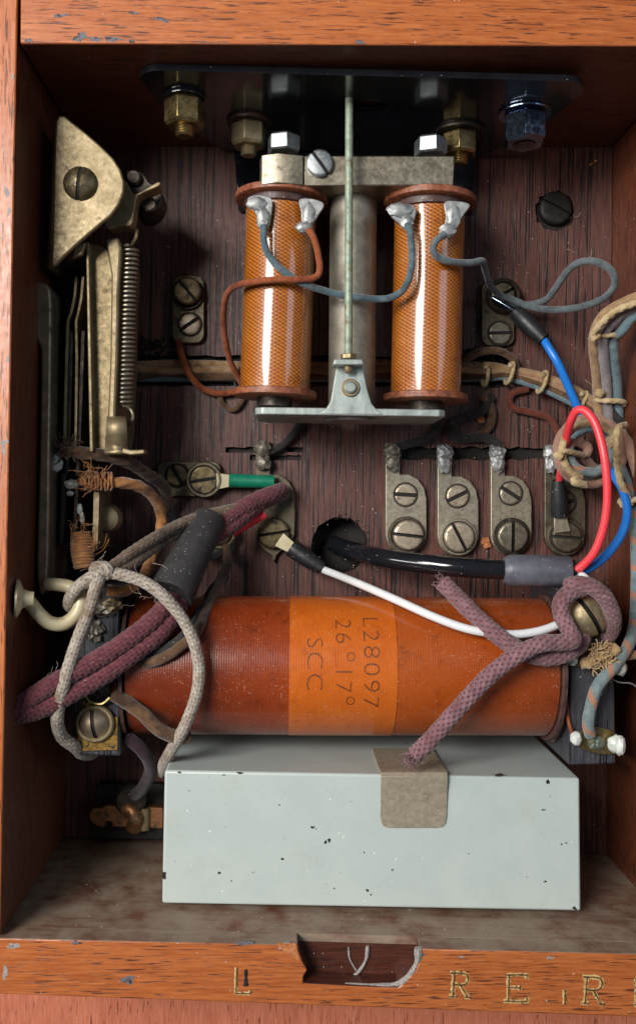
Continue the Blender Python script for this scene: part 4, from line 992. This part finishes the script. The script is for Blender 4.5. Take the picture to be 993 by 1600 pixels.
# copper tag low on the left
cp = thing('copper_tag_terminal', 'copper coloured tag terminal left of the grey box', 'terminal', at(195, 1278, 0))
m = M(); slab(m, [(160, 1262), (166, 1258), (255, 1262), (255, 1296), (214, 1293), (176, 1293), (174, 1284), (165, 1284), (163, 1293), (150, 1291), (140, 1282), (139, 1270), (146, 1262)], 3, 6.5); obj('tag_plate', m, m_coppr, cp, bevel=.4)
m = M(); tube(m, path([at(196, 1262, 6.5), at(206, 1266, 8.5), at(212, 1278, 9), at(210, 1292, 7)], .5), 2.4, 14, wob=.3); obj('tag_fold', m, m_coppr, cp)
m = M(); tube(m, path([at(226, 1262, 7), at(226, 1296, 7)], 1), 1.6, 12); obj('tag_fold', m, m_brass, cp)
m = M(); slab(m, rrect(150, 1225, 258, 1312, 8), .1, 3); obj('tag_base', m, m_blackiron, cp, bevel=.3)
m = M(); lathe(m, [(5, 0), (5, 5), (4, 6)], at(208, 1242, 3), (0, 0, 1), 24); obj('tag_stud', m, m_iron, cp)

# ------------------------------------------------------------------ wires and cords
def wire(name, label, pts, r, mat, cat='wire', relief=None, n=12, step=.6, group=None, wob=.06, parent=None):
    m = M(); tube(m, path(pp(pts), step), r, n, relief, wob=wob, seed=rnd.random() * 9)
    o = obj(name, m, mat, parent, ang=80)
    if parent is None: tag(o, label, cat, group)
    return o
CW = wrap()
wire('bell_wire', 'blue cloth wire slung between the two bell coils behind the rod', [(412, 352, 37.5), (412, 375, 38), (418, 396, 37.5), (436, 418, 37), (470, 441, 36), (520, 458, 33.5), (570, 466, 33), (606, 466, 34.5), (630, 452, 37), (641, 425, 37.5), (643, 392, 37.5), (640, 362, 38), (636, 350, 37.5)], .98, m_teal, relief=CW)
wire('bell_wire', 'orange-brown wire crossing the left bell coil and running down its left side', [(481, 358, 38), (490, 372, 38), (497, 398, 37), (499, 424, 36.8), (490, 434, 37), (465, 437, 37.3), (430, 437, 37.4), (392, 441, 35), (366, 448, 30), (353, 464, 24), (349, 492, 18), (351, 525, 13), (359, 562, 8), (372, 590, 4), (380, 602, 2)], .95, m_copper, relief=CW)
wire('bell_wire', 'slate wire curling from the right bell coil tag down to the dark terminal', [(694, 366, 38.5), (681, 376, 39.5), (676, 390, 39), (684, 402, 38), (705, 409, 36.5), (735, 411, 33), (753, 408, 30), (758, 424, 24), (766, 446, 14), (778, 460, 8), (788, 468, 6)], 1.0, m_slate, relief=CW)
wire('looped_wire', 'slate-blue wire standing up in a big open loop at the upper right', [(782, 462, 7), (800, 468, 8), (824, 478, 10), (860, 484, 14), (905, 480, 20), (942, 466, 25), (959, 445, 28), (955, 424, 30), (934, 410, 30), (908, 409, 28), (888, 421, 24), (872, 443, 19), (856, 465, 13), (838, 474, 9), (812, 476, 7), (792, 470, 5)], 1.05, m_slate, relief=CW)
wire('terminal_wire', 'orange-brown wire curving from the upper left terminal under the left bell coil', [(279, 532, 2.5), (283, 552, 3.2), (295, 582, 4.2), (312, 604, 3), (335, 614, 2.6), (362, 613, 2.4), (382, 604, 2)], 1.05, m_copper, relief=CW)
wire('dark_wire', 'small dark wire loop just below the left bell coil', [(342, 612, 1.5), (348, 632, 1.5), (364, 640, 1.6), (376, 630, 1.6), (382, 614, 1.4)], .9, m_darkbrown, relief=CW)
wire('dark_wire', 'dark wire leaning down to the solder on the long centre terminal', [(474, 652, 2), (460, 676, 2.4), (442, 695, 2.6), (424, 704, 3), (412, 706, 3.6)], 1.25, m_darkwire, relief=CW)
wire('dark_wire', 'dark wire curving down to the leftmost lower right terminal', [(690, 640, 2), (684, 664, 2.4), (668, 684, 2.6), (642, 692, 2.6), (622, 698, 3), (612, 704, 3.8)], 1.45, m_darkwire, relief=CW)
wire('dark_wire', 'dark wire in a squarish loop leading to the third lower right terminal', [(768, 618, 2), (756, 640, 2.6), (734, 650, 2.6), (712, 656, 2.6), (704, 670, 2.6), (710, 684, 2.8), (732, 685, 2.8), (757, 684, 2.8), (774, 692, 3.4), (780, 702, 4)], 1.45, m_darkwire, relief=CW)
wire('dark_wire', 'short dark wire bending round the chip inside the squarish loop', [(752, 618, 1.8), (766, 634, 2.4), (768, 656, 2.4), (760, 672, 2), (744, 682, 1.8)], 1.25, m_darkbrown, relief=CW)
wire('brown_wire', 'red-brown wire in an S bend above the rightmost lower terminal', [(824, 608, 2), (802, 614, 2), (795, 626, 1.9), (803, 638, 1.9), (830, 645, 1.9), (854, 652, 1.9), (868, 668, 1.9), (873, 690, 2.2)], 1.15, m_redbrown, relief=CW)

# rear loom lying in the long groove behind the bell coils
rl = thing('rear_loom', 'bundle of brown cloth wires lying in the groove behind the bell coils', 'wire bundle', at(500, 580, -3))
for i, (dy, mt, r, hh) in enumerate(((-9, m_darkbrown, 1.35, 0), (0, m_tan, 1.2, .9), (8, m_darkbrown, 1.4, .2), (-3, m_redbrown, 1.2, -1), (13, m_darkwire, 1.2, -1))):
    g = random.Random(i); pts = [(x, 578 + dy + g.uniform(-4, 4) * (i < 3), .4 + hh + g.uniform(0, .6)) for x in range(200, 760, 62)] + [(790, 582 + dy * .6, 2), (840, 594 + dy * .8, 4), (885, 612 + dy, 7), (920, 632 + dy, 9), (946, 652 + dy, 9)]
    wire('loom_wire', '', pts, r, [m_tan, m_tan, m_darkbrown, m_pink, m_bluegrey][i], parent=rl, relief=CW)
for i, (x, y) in enumerate(((757, 586), (795, 583), (846, 597), (906, 628))):
    rot = (.05, .25, .3, .5)[i]
    p = []
    for j in range(22):
        a = 2 * math.pi * j / 22 * 1.15; p.append(at(x, y, 2.2 + i * 1.9) + Vector((math.cos(a) * .5 + math.sin(a) * 3.5 * math.sin(rot), math.sin(a) * 3.5 * math.cos(rot), math.cos(a) * 2.3)))
    m = M(); tube(m, path(p, .5), .62, 10, twisted(2.2, 3, .16)); blob(m, at(x + 2, y - 12, 4.6 + i * 1.9), .85, (1.1, 1, .9), .3, i + 5, 2); obj('string_tie', m, m_string, rl)
m = M()
for i in range(60): 
    c = at(rnd.uniform(216, 268), rnd.uniform(530, 562), .4); d = Vector((rnd.uniform(-1, 1), rnd.uniform(-.6, .6), rnd.uniform(0, .5)))
    tube(m, path([c, c + d * 1.2, c + d * 2.4 + Vector((0, rnd.uniform(-1, 1), .3))], .6), .28, 5)
for i in range(50):
    c = at(rnd.uniform(726, 790), rnd.uniform(548, 572), .6); d = Vector((rnd.uniform(-1, 1), rnd.uniform(-.5, .5), rnd.uniform(0, .7)))
    tube(m, path([c, c + d * 1.2, c + d * 2.4 + Vector((0, rnd.uniform(-1, 1), .3))], .6), .32, 5)
o = obj('charred_lint', m, m_char, rl); o['kind'] = 'stuff'
wire('loom_wire', '', [(720, 566, 3), (745, 552, 5), (775, 548, 5.6), (800, 560, 4.4), (806, 575, 3)], 1.2, m_darkbrown, parent=rl, relief=CW)

# laced loom on the right
ll = thing('laced_loom', 'string-laced bundle of tan, lilac and blue-grey wires with a round coil at the right', 'wire bundle', at(940, 680, 0))
up = [(946, 660, 11), (944, 630, 13), (942, 590, 18), (938, 555, 23), (938, 525, 27), (952, 502, 31), (978, 482, 34), (1015, 468, 36), (1060, 462, 36)]
for dx, dy, dh, r, mt in ((-11, -9, .5, 1.45, m_tan), (4, 2, 1.0, 1.6, m_lilac), (20, 13, .2, 1.6, m_bluegrey)):
    wire('loom_wire', '', [(x + dx * (1 if i < 6 else .5), y + (dy if i > 4 else dy * .2), h + dh) for i, (x, y, h) in enumerate(up)], r, mt, parent=ll, relief=CW)
m = M(); tube(m, path(pp([(932, 532, 32), (926, 524, 31), (936, 508, 34), (958, 488, 37), (985, 476, 39), (1030, 464, 40)]), .5), 1.05, 10, twisted(2.6, 3, .14)); obj('lacing_string', m, m_string, ll)
def tie(x, y, h, rx, rz, rot, sr=.85, knot=None):
    p = []
    for j in range(26):
        a = 2 * math.pi * j / 26 * 1.12 - .3
        e = Vector((math.cos(rot), math.sin(rot), 0)); p.append(at(x, y, h) + e * math.cos(a) * rx + Vector((0, 0, 1)) * math.sin(a) * rz + Vector((0, .35 * math.sin(a * 2), 0)))
    m = M(); tube(m, path(p, .5), sr, 10, twisted(2.4, 3, .16))
    if knot: blob(m, at(*knot), 1.25, (1.1, 1, .8), .35, x, 3, 1.4)
    obj('string_tie', m, m_string, ll)
tie(946, 526, 27, 4.2, 2.9, -.12, knot=(930, 524, 31)); tie(952, 628, 14, 4.6, 3.2, -.15, knot=(936, 614, 18))
# round coil of the loom
RCx, RCy = 921, 705
def coilring(rpx, h, r, mt, a0, a1, ecc=1.0, jit=.03, seed=0, relief=CW, tail=None):
    pts = []
    for i in range(19):
        a = math.radians(a0 + (a1 - a0) * i / 18); q = rpx * (1 + jit * noise.noise(Vector((i * .6, seed, 0))))
        pts.append((RCx + q * math.cos(a) * ecc, RCy - q * math.sin(a), h + 2.2 * math.sin(a * 1.0 + seed)))
    if tail: pts += tail
    wire('loom_wire', '', pts, r, mt, parent=ll, relief=relief)
coilring(51, 16, 1.5, m_pink, -40, 300, 1.0, .05, 1)
coilring(36, 15, 1.55, m_bluegrey, -60, 290, 1.0, .06, 3)
coilring(33, 18, 1.4, m_tracer, 150, 420, 1.0, .06, 4)
coilring(44, 21, 1.2, m_string, 30, 250, 1.0, .03, 5, twisted(2.8, 3, .15), [(895, 752, 24), (915, 758, 22)])
wire('loom_wire', '', [(905, 692, 14), (918, 700, 16), (914, 716, 15), (924, 728, 13), (935, 738, 10)], 1.4, m_pink, parent=ll, relief=twisted(4, 2, .12))
m = M(); tube(m, path(pp([(868, 712, 24), (880, 705, 24.5), (898, 708, 22), (912, 712, 18)]), .5), .85, 10, twisted(2.4, 3, .16)); blob(m, at(872, 712, 25), 1.4, (1, 1, .9), .4, 3, 3); obj('string_tie', m, m_string, ll)
m = M(); tube(m, path(pp([(976, 664, 24), (966, 668, 27), (962, 684, 28), (962, 702, 27), (964, 730, 25), (968, 752, 24), (976, 770, 24), (984, 790, 24)]), .5), 1.1, 10, twisted(2.6, 3, .15)); blob(m, at(957, 690, 27), 1.9, (1.1, 1.0, .8), .45, 9, 3, 1.5); obj('lacing_string', m, m_string, ll)
tie(988, 780, 22, 4.0, 2.8, .25, knot=(974, 788, 24))
wire('loom_wire', '', [(960, 668, 16), (978, 690, 18), (990, 720, 19), (1000, 760, 20), (1008, 830, 20)], 1.8, m_pink, parent=ll, relief=CW)
wire('loom_wire', '', [(958, 650, 12), (950, 640, 12), (968, 664, 12), (984, 690, 12), (1000, 720, 12)], 2.0, m_darkwire, parent=ll, relief=CW)
wire('tracer_wire', 'blue-grey wire with orange tracer running down to the lower right solder tag', [(962, 716, 17), (976, 750, 18), (988, 790, 20), (992, 850, 24), (993, 920, 30), (990, 975, 36), (980, 1010, 42), (958, 1042, 46), (934, 1070, 47.5), (923, 1100, 47), (918, 1130, 46), (921, 1148, 44)], 1.6, m_tracer, relief=braid(2.2, 8, .03))
m = M(); threads(m, at(936, 1026, 45), 150, 3.0, .22, (.25, .1, .2), 1.0, 4, 2.6)
for i in range(5): blob(m, at(915 + i * 11, 1036 - i * 5, 45), 1.7, (1, 1, .8), .6, i, 2, 2)
tag(obj('frayed_wire_end', m, m_fray_t), 'frayed tan cloth tuft on the black right coil end', 'frayed wire')
wire('tan_wire', 'short tan wire leaving the case edge beside the frayed tuft', [(1010, 1020, 40), (985, 1024, 41), (962, 1026, 43)], 1.3, m_tan, relief=CW)
wire('hair_wire', 'fine grey strand hanging right of the frayed tuft', [(948, 1056, 44), (966, 1066, 42), (985, 1068, 40), (1000, 1078, 38)], .22, m_lilac, n=6, cat='thread')

# ------------------------------------------------------------------ modern black cable with its coloured cores
bc = thing('black_cable', 'glossy black cable out of the board hole with red, blue and white cores', 'cable', at(530, 852, -8))
wire('jacket', '', [(522, 850, -9), (535, 856, -3), (556, 862, 5), (590, 870, 13), (640, 878, 20), (700, 885, 25), (760, 889, 27), (810, 891, 28)], 2.95, m_blk_pl, parent=bc, n=24, wob=0)
m = M(); a, b = at(788, 891, 28), at(889, 893, 29); L = (b - a).length; lathe(m, [(3.6, -.4), (4.2, .4), (4.7, 1.6), (4.72, L * .5), (4.6, L - .3), (4.4, L), (3.7, L - .05), (3.6, L - 1.5)], a, b - a, 40); obj('grey_sleeve', m, m_grey_sl, bc)
m = M(); lathe(m, [(3.4, 0), (3.5, 2.2), (3.0, 2.6)], b - (b - a).normalized() * .9, b - a, 32); obj('jacket_end', m, m_blk_pl, bc)
wire('red_core', '', [(884, 893, 30), (905, 887, 32), (928, 862, 35), (943, 820, 37), (948, 770, 38), (943, 712, 38), (930, 664, 36), (913, 642, 34), (899, 643, 32), (889, 664, 28), (882, 696, 21), (876, 728, 13), (873, 756, 7)], 1.22, m_red, parent=bc, n=16, wob=0)
wire('blue_core', '', [(884, 895, 28), (915, 890, 29), (946, 868, 29), (970, 835, 28), (979, 800, 26), (972, 766, 23), (958, 740, 18), (959, 712, 9), (946, 676, 7), (925, 660, 9), (908, 648, 11), (892, 615, 13), (872, 570, 15), (858, 546, 14), (848, 530, 12)], 1.3, m_blue, parent=bc, n=16, wob=0)
wire('white_core', '', [(884, 896, 29), (905, 898, 31), (917, 910, 34), (914, 935, 39), (896, 960, 43), (868, 977, 45.6), (832, 988, 46.3), (790, 991, 46.3), (735, 984, 45.6), (680, 965, 42.5), (620, 938, 36), (565, 914, 26), (528, 899, 14), (505, 890, 8), (498, 884, 7)], 1.2, m_white, parent=bc, n=16, wob=0)
def shrink(p0, p1, r0, r1, par, mat=None, name='heatshrink_sleeve', bulge=.1):
    a, b = at(*p0), at(*p1); L = (b - a).length; m = M(); pr = []
    for i in range(13):
        f = i / 12; pr.append(((r0 + (r1 - r0) * f) * (1 + bulge * math.sin(math.pi * f) + .04 * noise.noise(Vector((f * 5, r0, p0[0])))), L * f))
    pr = [(pr[0][0] * .8, .25)] + pr + [(pr[-1][0] * .8, L - .25)]
    lathe(m, pr, a, b - a, 28); return obj(name, m, mat or m_shrink, par)
shrink((871, 750, 8), (874, 806, 5.4), 1.8, 2.7, bc, bulge=.18); shrink((849, 531, 12.4), (805, 488, 8), 2.1, 2.5, bc, bulge=.25); shrink((503, 888, 8), (455, 856, 6), 2.1, 2.9, bc)
def lug(p, q, wpx, par, mat=m_cream):
    a, b = Vector((p[0], p[1])), Vector((q[0], q[1])); d = (b - a).normalized(); n_ = Vector((-d.y, d.x)) * wpx
    m = M(); slab(m, [tuple(a + n_ * .7), tuple(b + n_), tuple(b - n_), tuple(a - n_ * .7)], p[2] - .9, p[2]); return obj('crimp_lug', m, mat, par, bevel=.2)
lug((458, 858, 6.4), (436, 843, 6), 12, bc); lug((874, 800, 6.2), (878, 832, 6.2), 13, bc, m_term_l)
m = M(); tube(m, path(pp([(808, 490, 8.5), (790, 478, 8), (768, 465, 7)]), .5), lambda s: 1.2 - .5 * s, 12); obj('ferrule', m, m_chrome, bc)

# green sleeved lead and red stub
gl = thing('green_sleeved_lead', 'short green sleeve on a cream lug at the horizontal terminal', 'sleeve', at(390, 752, 1))
shrink((358, 751, 5), (428, 753, 5), 2.35, 2.1, gl, m_green, 'green_sleeve', bulge=-.04); lug((362, 751, 5.4), (338, 752, 5.8), 13, gl)
rs = thing('red_sleeved_stub', 'short red sleeve showing under the maroon cord', 'sleeve', at(385, 806, 3)); shrink((362, 832, 11), (414, 802, 11), 1.6, 1.5, rs, m_red, 'red_sleeve', bulge=0)

# ------------------------------------------------------------------ braided cords
BR_P = braid(2.5, 8, .075); BR_G = braid(2.2, 6, .08)
pc = thing('purple_cord', 'dusty purple braided cord knotted round the big brass screw, two loose ends', 'cord', at(905, 1000, 41))
wire('cord_strand', '', [(690, 909, 38), (712, 932, 40), (742, 962, 44), (778, 994, 47.5), (815, 1018, 49), (850, 1027, 49), (880, 1022, 48.5), (900, 1010, 47), (908, 996, 45), (908, 984, 43)], 2.3, m_purple, parent=pc, relief=BR_P, n=56, step=.25)
wire('cord_strand', '', [(646, 1180, 48.5), (664, 1164, 49), (690, 1136, 50), (722, 1100, 52), (762, 1058, 53), (805, 1025, 54), (845, 1006, 54), (875, 1004, 53), (894, 1000, 52.5), (886, 980, 51), (876, 960, 50), (876, 940, 49.5), (890, 926, 49), (910, 920, 48)], 2.15, m_purple, parent=pc, relief=BR_P, n=56, step=.25)
wire('cord_strand', '', [(884, 916, 48), (906, 912, 50.5), (930, 921, 51), (948, 940, 50), (957, 964, 47.5), (955, 984, 44), (948, 996, 42)], 2.1, m_purple, parent=pc, relief=BR_P, n=56, step=.25)
m = M(); threads(m, at(647, 1181, 48.5), 60, 3.2, .14, (-.5, -.6, 0), .8, 6, 1.6); obj('frayed_end', m, m_purple, pc)
m = M(); threads(m, at(688, 909, 38), 30, 1.6, .14, (-.6, .6, 0), .6, 7, 1.6); obj('frayed_end', m, m_purple, pc)

mc = thing('maroon_cord', 'pair of maroon braided cords through a black rubber sleeve, lower left', 'cord', at(250, 960, 41))
for i, (dx, dy, dh) in enumerate(((0, 0, 0), (12, 18, -1.0))):
    wire('cord_strand', '', [(442 - dx * .7, 766 + dy * .2, 6 if not i else 4), (425, 772 + dy * .25, 11 - 3 * i), (396, 784 + dy * .45, 15 - i), (362, 806 + dy * .8, 19), (326, 838 + dy * .5, 25), (295, 890 + dy * .2, 34), (268 + dx, 936 + dy * .4, 42 + dh), (240 + dx, 968 + dy, 46 + dh), (200 + dx, 1000 + dy, 49 + dh), (150 + dx, 1032 + dy * 1.25, 51 + dh), (95 + dx, 1062 + dy * 1.3, 53 + dh), (50 + dx, 1090 + dy, 54 + dh), (20, 1112 + dy * .3, 55)], 2.45, m_maroon, parent=mc, relief=BR_P, n=56, step=.25)
a, b = at(327, 812, 22), at(266, 932, 42)
m = M(); L = (b - a).length; lathe(m, [(3.9, .4), (4.9, 0), (5.1, 1), (5.4, L * .4), (5.9, L * .7), (6.4, L - 1), (6.1, L), (5.2, L - .3)], a, b - a, 36); obj('rubber_sleeve', m, m_rubber, mc)

gc = thing('grey_cord', 'grey-white braided cord tied in a wide hanging loop round the cup hook', 'cord', at(158, 890, 41))
wire('cord_strand', '', [(395, 788, 15), (352, 798, 20), (318, 806, 24), (284, 818, 29), (246, 838, 36), (208, 862, 43), (178, 884, 48)], 1.55, m_browncord, parent=gc, relief=BR_G, n=42, step=.25)
wire('cord_strand', '', [(380, 802, 16), (345, 814, 19), (312, 824, 23), (280, 832, 28), (240, 856, 36), (204, 882, 44), (172, 896, 49)], 1.55, m_browncord, parent=gc, relief=BR_G, n=42, step=.25)
wire('cord_strand', '', [(168, 892, 50), (150, 898, 50.5), (128, 912, 50), (112, 930, 49), (108, 944, 46), (114, 950, 43)], 1.55, m_greycord, parent=gc, relief=BR_G, n=42, step=.25)
wire('cord_strand', '', [(160, 892, 51), (150, 918, 52), (136, 962, 52.5), (118, 1010, 52.5), (102, 1062, 54.5), (92, 1104, 52.5), (90, 1130, 50), (98, 1152, 46), (116, 1166, 42.5), (130, 1178, 35), (146, 1176, 22), (158, 1156, 10), (168, 1136, 3)], 1.6, m_greycord, parent=gc, relief=BR_G, n=42, step=.25)
wire('cord_strand', '', [(166, 894, 50.5), (190, 898, 51), (222, 908, 51), (252, 928, 51.5), (282, 962, 50), (302, 1000, 49), (311, 1040, 48.5), (308, 1080, 48.5), (296, 1118, 47.5), (282, 1148, 46), (268, 1172, 42), (257, 1192, 34), (252, 1206, 26)], 1.55, m_greycord, parent=gc, relief=BR_G, n=42, step=.25)
# the knot: a short tight turn
kp = []
for j in range(30):
    a = 2 * math.pi * j / 30 * 1.7; c = at(160, 892, 50.4); kp.append(c + Vector((math.cos(a) * 2.0 - .8 + a * .16, math.sin(a) * 1.5, .6 + 1.2 * math.sin(a + .8))))
m = M(); tube(m, path(kp, .25), 1.2, 42, BR_G); obj('knot', m, m_greycord, gc)
m = M(); threads(m, at(155, 892, 52), 30, 4, .07, None, 1, 12, 2.5); threads(m, at(92, 1060, 52), 14, 4, .06, None, 1, 13, 4); threads(m, at(230, 915, 52), 14, 4, .06, None, 1, 14, 6); obj('loose_fibres', m, m_greycord, gc)

# cup hook in the left wall
ch = thing('cup_hook', 'cream coloured round-flanged cup hook screwed into the left wall', 'hook', at(14, 935, 55))
fx = at(33, 935, 57)
m = M(); lathe(m, [(4.9, 0), (5.0, .5), (4.4, 1.0), (2.6, 1.8), (2.0, 3.2), (1.9, 4.5)], fx + Vector((-1.4, 0, 0)), (1, -.05, -.25), 36); obj('flange', m, m_cream, ch)
m = M(); tube(m, path([fx + Vector((1.2, -.1, -.6))] + pp([(50, 945, 52), (62, 960, 51), (78, 973, 50), (98, 975, 49), (116, 964, 48), (126, 945, 47), (122, 926, 46), (106, 916, 45), (82, 913, 44), (76, 913, 43.5)]), .5), lambda s: 1.75 + .15 * math.sin(3 * s), 18); obj('bent_shank', m, m_cream, ch)

# brown cloth leads at the foot of the hook switch
wire('brown_lead', 'dark brown braided lead arching from the switch to the left terminal', [(98, 702, 37), (130, 708, 38.5), (165, 712, 38), (200, 722, 33), (232, 742, 24), (256, 760, 14), (262, 790, 6)], 1.75, m_darkbrown, relief=twisted(4.5, 4, .2), n=18)
ol = thing('orange_lead', 'frayed orange-brown cloth lead curving down below the hook switch', 'wire', at(250, 820, 0))
wire('lead_strand', '', [(128, 752, 38), (152, 754, 39), (182, 754, 38.5), (212, 758, 35), (236, 772, 30), (250, 796, 25), (252, 824, 24), (243, 856, 28), (230, 890, 34), (214, 912, 38), (192, 924, 41), (166, 922, 42)], 1.6, m_fray, parent=ol, relief=twisted(5, 4, .2), n=18)
m = M(); threads(m, at(146, 748, 39.5), 60, 5.0, .09, (-.4, .1, .2), 1.0, 21, 3.2); obj('frayed_threads', m, m_fray, ol)
m = M(); c = at(152, 752, 39)
for i in range(9):
    p = [];
    for j in range(14):
        a = 2 * math.pi * j / 13; p.append(at(134 + i * 5, 752, 38.8) + Vector((.5 * math.sin(a) + rnd.uniform(-.3, .3), math.cos(a) * 2.4, math.sin(a) * 2.2)))
    tube(m, path(p, .5), .32, 6)
obj('whipping_turns', m, m_fray, ol)
wl = thing('whipped_lead_end', 'thread-bound brown wire end standing above the cup hook', 'wire', at(128, 870, 20))
a, b = at(126, 832, 37), at(132, 888, 38); ax = (b - a)
m = M(); pts = [a.lerp(b, i / 30) for i in range(31)]; tube(m, pts, lambda s: 2.7 + .5 * math.sin(s * 3), 20, lambda u, t: 1 + .07 * math.sin(2 * math.pi * u / .85 + t)); obj('thread_binding', m, m_fray, wl)
m = M(); threads(m, at(124, 826, 38), 26, 4.6, .09, (0, .5, .2), .9, 31, 2.2); threads(m, at(140, 862, 38), 14, 6, .13, (.5, .9, .2), .5, 32, 1.5); obj('frayed_threads', m, m_fray, wl)
dk = thing('dark_frayed_end', 'dark frayed thread tuft above the white solder at the switch', 'frayed wire', at(105, 705, 36))
m = M(); threads(m, at(104, 703, 38), 70, 4.5, .14, (.1, .2, .2), 1.0, 41, 2.4); threads(m, at(84, 690, 38), 4, 9, .16, (-.8, .1, .2), .3, 42, 1.5); obj('thread_tuft', m, m_darkbrown, dk)

wire('coil_lead', 'brown cloth lead from the left coil screw under the grey loop', [(178, 1085, 44), (200, 1098, 45), (224, 1116, 46), (246, 1138, 46.5), (270, 1150, 45), (295, 1152, 43)], 1.9, m_darkbrown, relief=CW, n=18)
for i, pts in enumerate(([(352, 900, 10), (330, 925, 20), (312, 960, 36), (292, 990, 43), (262, 1014, 45), (225, 1028, 43), (196, 1034, 40)], [(352, 850, 2.5), (356, 880, 8), (345, 905, 16), (326, 945, 32), (308, 985, 43), (280, 1012, 46), (246, 1032, 46), (212, 1038, 43)])):
    wire('dark_lead', ['blackish lead crossing the left end of the big coil, inner one', 'brownish-grey lead crossing the left end of the big coil, outer one'][i], pts, 1.5, [m_darkwire, m_darkbrown][i], relief=CW)
wire('dark_lead', 'dark purple lead sagging between the left coil end and the grey box', [(196, 1150, 36), (222, 1172, 36), (236, 1200, 30), (224, 1230, 20), (212, 1242, 12)], 1.9, m_dkpurple, relief=CW)
wire('dark_lead', 'dark lead behind the rubber sleeve beside the hidden terminal', [(262, 800, 4), (284, 830, 5), (300, 850, 8), (330, 870, 6), (352, 860, 4)], 1.3, m_darkwire, relief=CW)
